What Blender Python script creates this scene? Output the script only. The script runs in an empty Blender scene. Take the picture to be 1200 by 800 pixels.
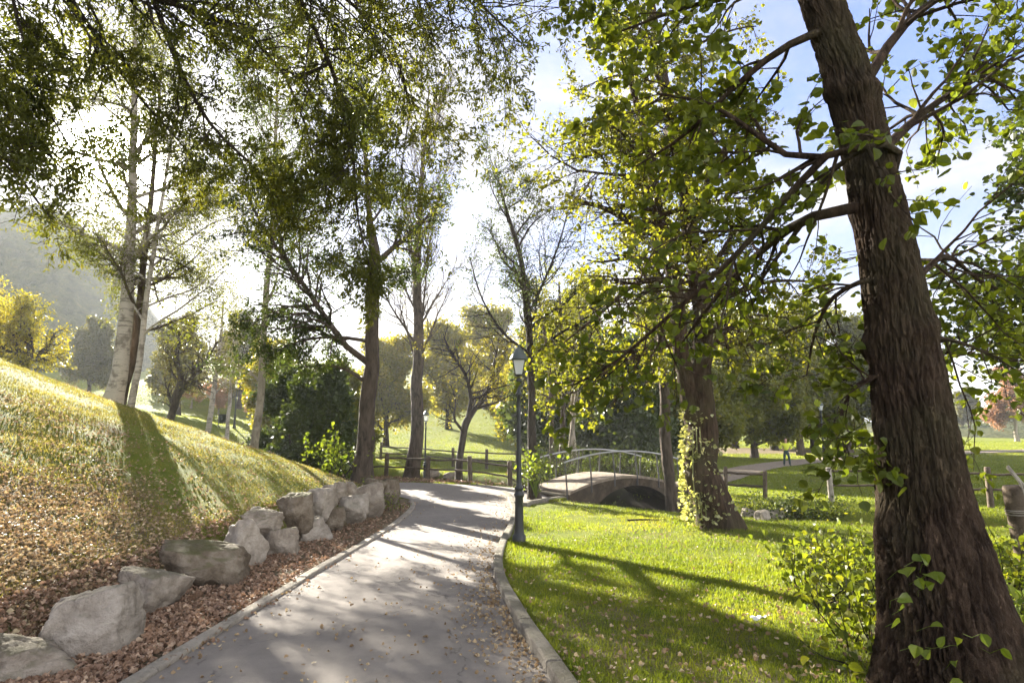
import bpy, math, random
import numpy as np
from mathutils import Vector, Matrix
from math import radians as R

scene = bpy.context.scene
COL = scene.collection
RNG = np.random.default_rng(7)

# ------------------------------------------------------------------ camera
FPX = 700.0                                   # focal length in photo pixels (photo 1200x800)
PITCH = math.atan(100 / FPX)
EYE = np.array([0.0, 0.0, 1.6])
cd = bpy.data.cameras.new("camera")
cam = bpy.data.objects.new("camera", cd)
COL.objects.link(cam)
cd.sensor_width = 36.0
cd.lens = 36.0 * FPX / 1200.0
cd.clip_start = 0.05
cd.clip_end = 3000.0
cam.location = EYE
cam.rotation_euler = (math.pi / 2 + PITCH, 0, 0)
scene.camera = cam
CR = np.array([1.0, 0, 0])
CU = np.array([0, -math.sin(PITCH), math.cos(PITCH)])
CF = np.array([0, math.cos(PITCH), math.sin(PITCH)])


def ray(px, py):
    return CF + CR * ((px - 600) / FPX) + CU * ((400 - py) / FPX)


def W(px, py, d):
    return EYE + ray(px, py) * d


# ------------------------------------------------------------------ light
sd = ray(128, 187)
SUN = sd / np.linalg.norm(sd)
SUN_EL = math.asin(SUN[2])
SUN_AZ = math.atan2(SUN[0], SUN[1])           # from +Y towards +X
ld = bpy.data.lights.new("sun", "SUN")
ld.energy = 5.0
ld.angle = R(0.53)
ld.color = (1.0, 0.93, 0.81)
sun = bpy.data.objects.new("sun", ld)
COL.objects.link(sun)
sun.location = tuple(SUN * 60)
sun.rotation_euler = Vector(SUN).to_track_quat('Z', 'Y').to_euler()

world = bpy.data.worlds.new("World")
scene.world = world
world.use_nodes = True
nt = world.node_tree
nt.nodes.clear()


def N(nt, typ, **kw):
    n = nt.nodes.new(typ)
    for k, v in kw.items():
        if k == 'in_':
            for a, b in v.items():
                n.inputs[a].default_value = b
        else:
            setattr(n, k, v)
    return n


def ramp(nt, stops, interp='LINEAR'):
    n = nt.nodes.new('ShaderNodeValToRGB')
    cr = n.color_ramp
    cr.interpolation = interp
    while len(cr.elements) > 1:
        cr.elements.remove(cr.elements[-1])
    cr.elements[0].position = stops[0][0]
    c = stops[0][1]
    cr.elements[0].color = (*c, 1) if isinstance(c, tuple) else (c, c, c, 1)
    for p, c in stops[1:]:
        e = cr.elements.new(p)
        e.color = (*c, 1) if isinstance(c, tuple) else (c, c, c, 1)
    return n


def mathn(nt, op, a, b=None, clamp=False):
    n = nt.nodes.new('ShaderNodeMath')
    n.operation = op
    n.use_clamp = clamp
    for i, v in enumerate((a, b)):
        if v is None:
            continue
        if isinstance(v, (int, float)):
            n.inputs[i].default_value = v
        else:
            nt.links.new(v, n.inputs[i])
    return n.outputs[0]


def mixc(nt, fac, a, b, blend='MIX'):
    n = nt.nodes.new('ShaderNodeMix')
    n.data_type = 'RGBA'
    n.blend_type = blend
    n.clamp_factor = True
    for idx, v in ((0, fac), (6, a), (7, b)):
        if isinstance(v, (int, float)):
            n.inputs[idx].default_value = v
        elif isinstance(v, tuple):
            n.inputs[idx].default_value = (*v, 1) if len(v) == 3 else v
        else:
            nt.links.new(v, n.inputs[idx])
    return n.outputs[2]


tc = N(nt, 'ShaderNodeTexCoord')
sky = N(nt, 'ShaderNodeTexSky', sky_type='NISHITA', sun_disc=False, sun_elevation=SUN_EL,
        sun_rotation=SUN_AZ, air_density=1.0, dust_density=0.6, ozone_density=2.5, altitude=100)
# clouds: laid out on a flat layer high above (direction / height)
sep = N(nt, 'ShaderNodeSeparateXYZ')
nt.links.new(tc.outputs['Generated'], sep.inputs[0])
zc = mathn(nt, 'MAXIMUM', sep.outputs[2], 0.04)
zc = mathn(nt, 'ADD', zc, 0.12)
cx = mathn(nt, 'DIVIDE', sep.outputs[0], zc)
cy = mathn(nt, 'DIVIDE', sep.outputs[1], zc)
cmb = N(nt, 'ShaderNodeCombineXYZ')
nt.links.new(cx, cmb.inputs[0])
nt.links.new(cy, cmb.inputs[1])
n1 = N(nt, 'ShaderNodeTexNoise', in_={'Scale': 1.15, 'Detail': 9.0, 'Roughness': 0.58, 'Distortion': 0.35})
mp = N(nt, 'ShaderNodeMapping')
mp.inputs['Location'].default_value = (5.1, 8.3, 0.0)
mp.inputs['Scale'].default_value = (1.0, 0.8, 1.0)
nt.links.new(cmb.outputs[0], mp.inputs[0])
nt.links.new(mp.outputs[0], n1.inputs['Vector'])
cov = ramp(nt, [(0.40, 0.02), (0.50, 0.45), (0.62, 1.0)])
nt.links.new(n1.outputs['Fac'], cov.inputs[0])
# thin bright veil near the sun and towards the horizon
vdot = N(nt, 'ShaderNodeVectorMath', operation='DOT_PRODUCT')
nt.links.new(tc.outputs['Generated'], vdot.inputs[0])
vdot.inputs[1].default_value = tuple(SUN)
dsun = mathn(nt, 'MAXIMUM', vdot.outputs['Value'], 0.0)
wide = mathn(nt, 'POWER', dsun, 7.0)
mid = mathn(nt, 'POWER', dsun, 60.0)
core = mathn(nt, 'POWER', dsun, 1500.0)
hor = mathn(nt, 'SUBTRACT', 1.0, mathn(nt, 'MULTIPLY', sep.outputs[2], 1.9), True)
hor = mathn(nt, 'POWER', hor, 1.6)
veil = mathn(nt, 'ADD', mathn(nt, 'MULTIPLY', wide, 0.40), mathn(nt, 'MULTIPLY', hor, 0.6), True)
cf = mathn(nt, 'MAXIMUM', cov.outputs[0], veil)
lum = mathn(nt, 'ADD', mathn(nt, 'ADD', 0.78, mathn(nt, 'MULTIPLY', n1.outputs['Fac'], 0.75)), mathn(nt, 'ADD', mathn(nt, 'MULTIPLY', wide, 0.5), mathn(nt, 'MULTIPLY', mid, 3.0)))
# unseen bright clouds opposite the sun, added as fill for the shaded sides
anti_fill = mathn(nt, 'MAXIMUM', mathn(nt, 'MULTIPLY', vdot.outputs['Value'], -1.0), 0.0)
lum = mathn(nt, 'ADD', lum, mathn(nt, 'MULTIPLY', anti_fill, 10.0))
cl = N(nt, 'ShaderNodeVectorMath', operation='SCALE')
cl.inputs[0].default_value = (1.0, 0.965, 0.93)
nt.links.new(lum, cl.inputs['Scale'])
skyb = N(nt, 'ShaderNodeVectorMath', operation='SCALE')
nt.links.new(sky.outputs[0], skyb.inputs[0])
bw = N(nt, 'ShaderNodeRGBToBW')
nt.links.new(sky.outputs[0], bw.inputs[0])
comp = mathn(nt, 'DIVIDE', 0.95, mathn(nt, 'ADD', 1.0, mathn(nt, 'MULTIPLY', bw.outputs[0], 0.75)))
nt.links.new(comp, skyb.inputs['Scale'])
skyt = mixc(nt, 1.0, skyb.outputs[0], (0.70, 0.74, 1.06), 'MULTIPLY')
skyc = mixc(nt, cf, skyt, cl.outputs[0])
core_c = N(nt, 'ShaderNodeVectorMath', operation='SCALE')
core_c.inputs[0].default_value = (1.0, 0.96, 0.88)
nt.links.new(mathn(nt, 'MULTIPLY', core, 300.0), core_c.inputs['Scale'])
addv = N(nt, 'ShaderNodeVectorMath', operation='ADD')
nt.links.new(skyc, addv.inputs[0])
nt.links.new(core_c.outputs[0], addv.inputs[1])
bg = N(nt, 'ShaderNodeBackground', in_={'Strength': 0.10})
nt.links.new(addv.outputs[0], bg.inputs[0])
wo = N(nt, 'ShaderNodeOutputWorld')
nt.links.new(bg.outputs[0], wo.inputs[0])

vs = scene.view_settings
vs.view_transform = 'Standard'
vs.look = 'None'
vs.gamma = 1.0
vs.use_curve_mapping = False
vs.exposure = 2.95
scene.cycles.max_bounces = 8
scene.cycles.diffuse_bounces = 4
scene.cycles.glossy_bounces = 2
scene.cycles.transmission_bounces = 6
scene.cycles.volume_bounces = 0
scene.cycles.caustics_reflective = False
scene.cycles.caustics_refractive = False
scene.cycles.use_denoising = True


# ------------------------------------------------------------------ numpy helpers
def smooth(a, b, x):
    t = np.clip((x - a) / (b - a), 0, 1)
    return t * t * (3 - 2 * t)


def _hash(ix, iy, iz):
    h = (ix * 374761393 + iy * 668265263 + iz * 2147483647 + 1013904223) & 0xFFFFFFFF
    h = ((h ^ (h >> 13)) * 1274126177) & 0xFFFFFFFF
    h = h ^ (h >> 16)
    return (h & 0xFFFF) / 65535.0


def vnoise(p):
    """value noise, p (...,3) -> 0..1"""
    i = np.floor(p).astype(np.int64)
    f = p - i
    f = f * f * (3 - 2 * f)
    out = 0
    for dx in (0, 1):
        for dy in (0, 1):
            for dz in (0, 1):
                w = (f[..., 0] if dx else 1 - f[..., 0]) * (f[..., 1] if dy else 1 - f[..., 1]) * (f[..., 2] if dz else 1 - f[..., 2])
                out = out + w * _hash(i[..., 0] + dx, i[..., 1] + dy, i[..., 2] + dz)
    return out


def fbm(p, o=4):
    s, a, t = 0, 1.0, 0
    for k in range(o):
        s = s + a * vnoise(p * (2.03 ** k) + 17.3 * k)
        t += a
        a *= 0.5
    return s / t


def nrm(v):
    return v / np.maximum(np.linalg.norm(v, axis=-1, keepdims=True), 1e-9)


def catmull(pts, n):
    """resample a polyline (k,c) to n points on a Catmull-Rom curve, even in arc length"""
    P = np.asarray(pts, float)
    if len(P) == 2:
        t = np.linspace(0, 1, n)[:, None]
        return P[0] * (1 - t) + P[1] * t
    Q = np.vstack([2 * P[0] - P[1], P, 2 * P[-1] - P[-2]])
    out = []
    for i in range(len(P) - 1):
        a, b, c, d = Q[i:i + 4]
        t = np.linspace(0, 1, 24, endpoint=False)[:, None]
        out.append(0.5 * ((2 * b) + (c - a) * t + (2 * a - 5 * b + 4 * c - d) * t ** 2 + (3 * b - a - 3 * c + d) * t ** 3))
    out.append(P[-1:])
    C = np.vstack(out)
    s = np.concatenate([[0], np.cumsum(np.linalg.norm(np.diff(C[:, :3], axis=0), axis=1))])
    u = np.linspace(0, s[-1], n)
    return np.stack([np.interp(u, s, C[:, j]) for j in range(C.shape[1])], 1)


class Geo:
    """collects vertices and faces in numpy, links ONE mesh object"""

    def __init__(self):
        self.v, self.f, self.a, self.n = [], [], [], 0

    def add(self, v, faces, rnd=None):
        v = np.asarray(v, float).reshape(-1, 3)
        for f in (faces if isinstance(faces, (list, tuple)) else [faces]):
            f = np.asarray(f, np.int64)
            self.f.append(f + self.n)
            if rnd is None:
                self.a.append(np.zeros(len(f)))
            elif np.isscalar(rnd):
                self.a.append(np.full(len(f), rnd))
            else:
                self.a.append(np.asarray(rnd))
        self.v.append(v)
        self.n += len(v)
        return self

    def build(self, name, mat, parent=None, loc=None, smooth_shade=False, vattr=None):
        v = np.vstack(self.v)
        if loc is not None:
            v = v - np.asarray(loc)
        me = bpy.data.meshes.new(name)
        me.vertices.add(len(v))
        me.vertices.foreach_set('co', v.astype(np.float32).ravel())
        tot = np.concatenate([np.full(len(f), f.shape[1]) for f in self.f])
        idx = np.concatenate([f.ravel() for f in self.f])
        start = np.concatenate([[0], np.cumsum(tot)[:-1]])
        me.loops.add(len(idx))
        me.loops.foreach_set('vertex_index', idx.astype(np.int32))
        me.polygons.add(len(tot))
        me.polygons.foreach_set('loop_start', start.astype(np.int32))
        me.polygons.foreach_set('loop_total', tot.astype(np.int32))
        me.polygons.foreach_set('use_smooth', np.full(len(tot), smooth_shade))
        at = me.attributes.new('rnd', 'FLOAT', 'FACE')
        at.data.foreach_set('value', np.concatenate(self.a).astype(np.float32))
        for k, arr in (vattr or {}).items():
            at = me.attributes.new(k, 'FLOAT', 'POINT')
            at.data.foreach_set('value', arr.astype(np.float32))
        me.update(calc_edges=True)
        me.materials.append(mat)
        o = bpy.data.objects.new(name, me)
        COL.objects.link(o)
        if parent is not None:
            o.parent = parent
        if loc is not None and parent is None:
            o.location = loc
        return o


def tag(o, label=None, cat=None, group=None, kind=None):
    for k, v in (('label', label), ('category', cat), ('group', group), ('kind', kind)):
        if v:
            o[k] = v
    return o


def empty(name, loc, label, cat, group=None):
    o = bpy.data.objects.new(name, None)
    COL.objects.link(o)
    o.empty_display_size = 0.3
    o.location = tuple(loc)
    return tag(o, label, cat, group)


def tubes(pts, rad, sides):
    """pts (B,n,3), rad (B,n) -> verts, quads"""
    B, n, _ = pts.shape
    T = nrm(np.gradient(pts, axis=1))
    m = nrm(pts[:, -1] - pts[:, 0])
    ref = np.where(np.abs(m[:, 2:3]) < 0.8, np.array([[0, 0, 1.0]]), np.array([[1.0, 0, 0]]))
    U = nrm(np.cross(T, ref[:, None, :]))
    V = np.cross(T, U)
    a = np.arange(sides) * 2 * np.pi / sides
    ring = U[:, :, None, :] * np.cos(a)[None, None, :, None] + V[:, :, None, :] * np.sin(a)[None, None, :, None]
    v = pts[:, :, None, :] + ring * rad[:, :, None, None]
    b = np.arange(B)[:, None, None] * n * sides
    i = np.arange(n - 1)[None, :, None] * sides
    s = np.arange(sides)[None, None, :]
    s2 = (s + 1) % sides
    f = np.stack([b + i + s, b + i + s2, b + i + sides + s2, b + i + sides + s], -1).reshape(-1, 4)
    return v.reshape(-1, 3), f


def box(cx, cy, cz, sx, sy, sz, rz=0.0, bev=0.0):
    """box as verts, faces; bev chamfers the vertical and top edges"""
    x, y, z = sx / 2, sy / 2, sz / 2
    if bev <= 0:
        v = np.array([[i * x, j * y, k * z] for k in (-1, 1) for (i, j) in ((-1, -1), (1, -1), (1, 1), (-1, 1))])
        f = [[0, 3, 2, 1], [4, 5, 6, 7], [0, 1, 5, 4], [1, 2, 6, 5], [2, 3, 7, 6], [3, 0, 4, 7]]
        fs = [np.array(f)]
    else:
        def ringv(ix, iy, zz):
            b = bev
            return [[-ix + b, -iy, zz], [ix - b, -iy, zz], [ix, -iy + b, zz], [ix, iy - b, zz], [ix - b, iy, zz], [-ix + b, iy, zz], [-ix, iy - b, zz], [-ix, -iy + b, zz]]
        v = np.array(ringv(x, y, -z) + ringv(x, y, z - bev) + ringv(x - bev, y - bev, z))
        q = [[r * 8 + k, r * 8 + (k + 1) % 8, (r + 1) * 8 + (k + 1) % 8, (r + 1) * 8 + k] for r in (0, 1) for k in range(8)]
        fs = [np.array(q), np.array([list(range(16, 24)), list(range(7, -1, -1))])]
    c, s = math.cos(rz), math.sin(rz)
    v = v @ np.array([[c, s, 0], [-s, c, 0], [0, 0, 1]]) + np.array([cx, cy, cz])
    return v, fs


def lathe(profile, sides, loc=(0, 0, 0)):
    """profile [(r,z)...] round the z axis"""
    pr = np.array(profile, float)
    a = np.arange(sides) * 2 * np.pi / sides
    v = np.stack([pr[:, None, 0] * np.cos(a), pr[:, None, 0] * np.sin(a), np.repeat(pr[:, 1:2], sides, 1)], -1).reshape(-1, 3)
    n = len(pr)
    i = np.arange(n - 1)[:, None] * sides
    s = np.arange(sides)[None]
    s2 = (s + 1) % sides
    f = np.stack([i + s, i + s2, i + sides + s2, i + sides + s], -1).reshape(-1, 4)
    caps = np.array([list(range(sides - 1, -1, -1)), list(range((n - 1) * sides, n * sides))])
    return v + np.array(loc), [f, caps]


# ------------------------------------------------------------------ materials
def newmat(name):
    m = bpy.data.materials.new(name)
    m.use_nodes = True
    t = m.node_tree
    t.nodes.clear()
    return m, t


def out(t, shader, disp=None):
    o = N(t, 'ShaderNodeOutputMaterial')
    t.links.new(shader, o.inputs['Surface'])


def bump(t, h, dist, strength=1.0):
    b = N(t, 'ShaderNodeBump', in_={'Distance': dist, 'Strength': strength})
    t.links.new(h, b.inputs['Height'])
    return b.outputs[0]


def princ(t, col, rough=0.8, spec=0.3, normal=None, metal=0.0):
    p = N(t, 'ShaderNodeBsdfPrincipled')
    if isinstance(col, tuple):
        p.inputs['Base Color'].default_value = (*col, 1)
    else:
        t.links.new(col, p.inputs['Base Color'])
    if isinstance(rough, (int, float)):
        p.inputs['Roughness'].default_value = rough
    else:
        t.links.new(rough, p.inputs['Roughness'])
    p.inputs['Specular IOR Level'].default_value = spec
    p.inputs['Metallic'].default_value = metal
    if normal is not None:
        t.links.new(normal, p.inputs['Normal'])
    return p.outputs[0]


def noise(t, scale, detail=4.0, rough=0.55, vec=None, coord='Object', stretch=None, dist=0.0):
    if vec is None:
        c = N(t, 'ShaderNodeTexCoord')
        vec = c.outputs[coord]
    if stretch is not None:
        m = N(t, 'ShaderNodeMapping')
        m.inputs['Scale'].default_value = stretch
        t.links.new(vec, m.inputs[0])
        vec = m.outputs[0]
    n = N(t, 'ShaderNodeTexNoise', in_={'Scale': scale, 'Detail': detail, 'Roughness': rough, 'Distortion': dist})
    t.links.new(vec, n.inputs['Vector'])
    return n.outputs['Fac']


def leaf_mat(name, cols, trans=0.45, tint=(1.5, 1.45, 0.55), rough=0.45, spec=0.35):
    """cols: colour stops over the per-leaf random value"""
    m, t = newmat(name)
    at = N(t, 'ShaderNodeAttribute', attribute_name='rnd')
    r = ramp(t, [(i / max(1, len(cols) - 1), c) for i, c in enumerate(cols)])
    t.links.new(at.outputs['Fac'], r.inputs[0])
    nz = noise(t, 3.0, 2.0)
    col = mixc(t, mathn(t, 'MULTIPLY', nz, 0.5), r.outputs[0], (cols[-1][0] * 1.1, cols[-1][1] * 0.95, cols[-1][2] * 0.8))
    p = princ(t, col, rough, spec)
    tr = N(t, 'ShaderNodeBsdfTranslucent')
    tcx = mixc(t, 1.0, col, tint, 'MULTIPLY')
    t.links.new(tcx, tr.inputs[0])
    mx = N(t, 'ShaderNodeMixShader', in_={0: trans})
    t.links.new(p, mx.inputs[1])
    t.links.new(tr.outputs[0], mx.inputs[2])
    out(t, mx.outputs[0])
    return m


def bark_mat(name, c1, c2, scale=9.0, zs=0.22, depth=0.03, moss=None):
    m, t = newmat(name)
    n1 = noise(t, scale, 8.0, 0.62, stretch=(1, 1, zs), dist=0.6)
    n2 = noise(t, scale * 4.5, 5.0, 0.6, stretch=(1, 1, 0.5))
    n3 = noise(t, 1.3, 3.0)
    r = ramp(t, [(0.36, c1), (0.62, c2)])
    t.links.new(n1, r.inputs[0])
    col = mixc(t, mathn(t, 'MULTIPLY', n2, 0.45), r.outputs[0], tuple(x * 0.45 for x in c1))
    k = ramp(t, [(0.45, 0.0), (0.7, 0.75)])
    t.links.new(n3, k.inputs[0])
    col = mixc(t, k.outputs[0], col, moss or tuple(0.5 * (a + b) * 1.25 for a, b in zip(c1, c2)))
    n4 = noise(t, scale * 2.2, 6.0, 0.7, stretch=(1, 1, zs * 1.6), dist=1.2)
    rg_ = mathn(t, 'ABSOLUTE', mathn(t, 'SUBTRACT', n4, 0.5))
    rg_ = mathn(t, 'MINIMUM', mathn(t, 'MULTIPLY', rg_, 9.0), 1.0)
    h = mathn(t, 'ADD', mathn(t, 'ADD', n1, mathn(t, 'MULTIPLY', n2, 0.35)), mathn(t, 'MULTIPLY', rg_, 0.45))
    out(t, princ(t, col, 0.9, 0.15, bump(t, h, depth)))
    return m


def birch_mat():
    m, t = newmat('birch_bark')
    n1 = noise(t, 2.2, 6.0, 0.65, stretch=(1.0, 1.0, 7.0))
    n2 = noise(t, 3.0, 5.0, 0.6, stretch=(1, 1, 0.8))
    n3 = noise(t, 30.0, 4.0, 0.6)
    k1 = ramp(t, [(0.54, 0.0), (0.60, 1.0)])
    t.links.new(n1, k1.inputs[0])
    k2 = ramp(t, [(0.50, 0.0), (0.60, 0.8)])
    t.links.new(n2, k2.inputs[0])
    col = mixc(t, n3, (0.40, 0.36, 0.30), (0.26, 0.23, 0.19))
    col = mixc(t, mathn(t, 'MULTIPLY', k1.outputs[0], 0.75), col, (0.10, 0.085, 0.07))
    col = mixc(t, k2.outputs[0], col, (0.12, 0.10, 0.08))
    out(t, princ(t, col, 0.85, 0.2, bump(t, n1, 0.015)))
    return m


M = {}
M['bark_lime'] = bark_mat('bark_brown_furrowed', (0.034, 0.020, 0.012), (0.14, 0.092, 0.060), 16.0, 0.16, 0.035, (0.10, 0.088, 0.045))
M['bark_grey'] = bark_mat('bark_grey', (0.045, 0.034, 0.025), (0.155, 0.12, 0.09), 10.0, 0.25, 0.03)
M['bark_dark'] = bark_mat('bark_dark', (0.03, 0.024, 0.019), (0.085, 0.068, 0.052), 10.0, 0.3, 0.02)
M['bark_pale'] = bark_mat('bark_pale', (0.16, 0.135, 0.10), (0.40, 0.35, 0.28), 7.0, 0.5, 0.02)
M['bark_birch'] = birch_mat()
M['leaf_lime'] = leaf_mat('leaf_lime', [(0.045, 0.080, 0.012), (0.075, 0.115, 0.014), (0.11, 0.145, 0.018), (0.17, 0.18, 0.022)], 0.55)
M['leaf_dark'] = leaf_mat('leaf_dark', [(0.028, 0.050, 0.013), (0.045, 0.070, 0.016), (0.075, 0.095, 0.02)], 0.42)
M['leaf_ash'] = leaf_mat('leaf_ash', [(0.045, 0.070, 0.016), (0.065, 0.092, 0.018), (0.11, 0.125, 0.02), (0.18, 0.17, 0.025)], 0.58)
M['leaf_olive'] = leaf_mat('leaf_olive', [(0.06, 0.09, 0.012), (0.10, 0.125, 0.016), (0.15, 0.165, 0.02), (0.22, 0.205, 0.025)], 0.55)
M['leaf_gold'] = leaf_mat('leaf_gold', [(0.09, 0.115, 0.016), (0.15, 0.165, 0.020), (0.23, 0.215, 0.026), (0.33, 0.26, 0.034)], 0.52, (1.4, 1.35, 0.5))
M['leaf_rust'] = leaf_mat('leaf_rust', [(0.20, 0.14, 0.07), (0.32, 0.19, 0.11), (0.42, 0.25, 0.16)], 0.4, (1.2, 1.0, 0.9))
M['leaf_fresh'] = leaf_mat('leaf_fresh', [(0.07, 0.12, 0.016), (0.11, 0.16, 0.02), (0.17, 0.21, 0.03)], 0.5)
M['leaf_far'] = leaf_mat('leaf_far', [(0.05, 0.065, 0.02), (0.085, 0.09, 0.025), (0.14, 0.12, 0.03)], 0.35)
M['litter'] = leaf_mat('fallen_leaf', [(0.085, 0.05, 0.03), (0.15, 0.10, 0.056), (0.24, 0.175, 0.10), (0.33, 0.265, 0.155), (0.47, 0.41, 0.28)], 0.18, (1.2, 1.0, 0.7), 0.6, 0.25)
M['litter_red'] = leaf_mat('fallen_leaf_russet', [(0.085, 0.048, 0.034), (0.15, 0.088, 0.062), (0.25, 0.165, 0.115), (0.42, 0.33, 0.24)], 0.15, (1.2, 1.0, 0.8), 0.6, 0.25)
M['leaf_ivy'] = leaf_mat('leaf_ivy', [(0.10, 0.14, 0.04), (0.20, 0.24, 0.09), (0.36, 0.38, 0.20), (0.52, 0.52, 0.36)], 0.35)
M['grass'] = leaf_mat('grass_blade', [(0.058, 0.108, 0.012), (0.100, 0.156, 0.014), (0.150, 0.195, 0.02), (0.25, 0.24, 0.05)], 0.5, (1.4, 1.4, 0.5), 0.5, 0.3)
M['grass_dry'] = leaf_mat('grass_blade_dry', [(0.10, 0.12, 0.02), (0.17, 0.17, 0.03), (0.27, 0.24, 0.07), (0.34, 0.29, 0.13)], 0.4, (1.3, 1.25, 0.6), 0.6, 0.2)


def ground_mat():
    m, t = newmat('ground_turf')
    lit = N(t, 'ShaderNodeAttribute', attribute_name='litter').outputs['Fac']
    big = noise(t, 0.35, 4.0, 0.6)
    med = noise(t, 3.0, 5.0, 0.65)
    fine = noise(t, 38.0, 6.0, 0.7)
    vf = noise(t, 140.0, 3.0, 0.6)
    g = ramp(t, [(0.30, (0.095, 0.125, 0.015)), (0.5, (0.15, 0.175, 0.02)), (0.68, (0.23, 0.22, 0.035))])
    t.links.new(mathn(t, 'ADD', mathn(t, 'MULTIPLY', big, 0.5), mathn(t, 'MULTIPLY', med, 0.5)), g.inputs[0])
    gc = mixc(t, mathn(t, 'MULTIPLY', fine, 0.4), g.outputs[0], (0.04, 0.06, 0.012))
    b = ramp(t, [(0.3, (0.09, 0.068, 0.040)), (0.5, (0.19, 0.152, 0.090)), (0.7, (0.33, 0.28, 0.175))])
    t.links.new(fine, b.inputs[0])
    bc = mixc(t, mathn(t, 'MULTIPLY', vf, 0.4), b.outputs[0], (0.055, 0.035, 0.022))
    k = mathn(t, 'ADD', lit, mathn(t, 'MULTIPLY', mathn(t, 'SUBTRACT', med, 0.5), 1.1))
    k = mathn(t, 'ADD', k, mathn(t, 'MULTIPLY', mathn(t, 'SUBTRACT', fine, 0.5), 0.8))
    kr = ramp(t, [(0.35, 0.0), (0.65, 1.0)])
    t.links.new(k, kr.inputs[0])
    col = mixc(t, kr.outputs[0], gc, bc)
    damp_shade = N(t, 'ShaderNodeAttribute', attribute_name='damp_shade').outputs['Fac']
    col = mixc(t, damp_shade, col, (0.022, 0.017, 0.012))  # wet creek soil, plus shade of the bridge opening painted into the colour
    h = mathn(t, 'ADD', fine, mathn(t, 'MULTIPLY', vf, 0.5))
    out(t, princ(t, col, 0.95, 0.1, bump(t, h, 0.04)))
    return m


M['ground'] = ground_mat()


def asphalt_mat():
    m, t = newmat('worn_asphalt')
    big = noise(t, 0.8, 4.0, 0.6)
    med = noise(t, 7.0, 5.0, 0.65)
    fine = noise(t, 160.0, 3.0, 0.7)
    c = N(t, 'ShaderNodeTexCoord')
    vor = N(t, 'ShaderNodeTexVoronoi', in_={'Scale': 220.0})
    t.links.new(c.outputs['Object'], vor.inputs['Vector'])
    r = ramp(t, [(0.3, (0.168, 0.148, 0.126)), (0.7, (0.30, 0.268, 0.230))])
    t.links.new(mathn(t, 'ADD', mathn(t, 'MULTIPLY', big, 0.6), mathn(t, 'MULTIPLY', med, 0.4)), r.inputs[0])
    col = mixc(t, mathn(t, 'MULTIPLY', fine, 0.6), r.outputs[0], (0.06, 0.052, 0.046))
    stone = ramp(t, [(0.12, 0.75), (0.24, 0.0)])
    t.links.new(vor.outputs['Distance'], stone.inputs[0])
    col = mixc(t, mathn(t, 'MULTIPLY', stone.outputs[0], 0.6), col, (0.42, 0.38, 0.34))
    # long wandering cracks
    wv = N(t, 'ShaderNodeMapping')
    wn = N(t, 'ShaderNodeTexNoise', in_={'Scale': 1.6, 'Detail': 6.0})
    t.links.new(c.outputs['Object'], wn.inputs['Vector'])
    wa = N(t, 'ShaderNodeVectorMath', operation='SCALE')
    t.links.new(wn.outputs['Color'], wa.inputs[0])
    wa.inputs['Scale'].default_value = 0.9
    wb = N(t, 'ShaderNodeVectorMath', operation='ADD')
    t.links.new(c.outputs['Object'], wb.inputs[0])
    t.links.new(wa.outputs[0], wb.inputs[1])
    v2 = N(t, 'ShaderNodeTexVoronoi', feature='DISTANCE_TO_EDGE', in_={'Scale': 0.42})
    t.links.new(wb.outputs[0], v2.inputs['Vector'])
    ck = ramp(t, [(0.0, 1.0), (0.007, 0.0)])
    t.links.new(v2.outputs['Distance'], ck.inputs[0])
    ckm = mathn(t, 'MULTIPLY', ck.outputs[0], mathn(t, 'GREATER_THAN', med, 0.5))
    col = mixc(t, mathn(t, 'MULTIPLY', ckm, 0.6), col, (0.05, 0.043, 0.038))
    h = mathn(t, 'SUBTRACT', mathn(t, 'ADD', fine, mathn(t, 'MULTIPLY', med, 0.4)), ckm)
    out(t, princ(t, col, 0.88, 0.25, bump(t, h, 0.006)))
    return m


M['asphalt'] = asphalt_mat()


def stone_mat(name, c1, c2, c3, moss=0.0, scale=3.0):
    m, t = newmat(name)
    a = noise(t, scale, 9.0, 0.65, dist=0.4)
    b = noise(t, scale * 9, 6.0, 0.7)
    c = noise(t, scale * 0.6, 3.0)
    r = ramp(t, [(0.32, c1), (0.5, c2), (0.68, c3)])
    t.links.new(a, r.inputs[0])
    col = mixc(t, mathn(t, 'MULTIPLY', b, 0.55), r.outputs[0], tuple(x * 0.45 for x in c1))
    if moss > 0:
        g = N(t, 'ShaderNodeNewGeometry')
        s = N(t, 'ShaderNodeSeparateXYZ')
        t.links.new(g.outputs['Normal'], s.inputs[0])
        k = mathn(t, 'ADD', mathn(t, 'MULTIPLY', s.outputs[2], 0.5), mathn(t, 'MULTIPLY', c, 0.8))
        kr = ramp(t, [(0.72, 0.0), (0.92, 1.0)])
        t.links.new(k, kr.inputs[0])
        col = mixc(t, mathn(t, 'MULTIPLY', kr.outputs[0], moss), col, (0.075, 0.075, 0.022))
    h = mathn(t, 'ADD', a, mathn(t, 'MULTIPLY', b, 0.4))
    out(t, princ(t, col, 0.9, 0.2, bump(t, h, 0.09)))
    return m


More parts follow.
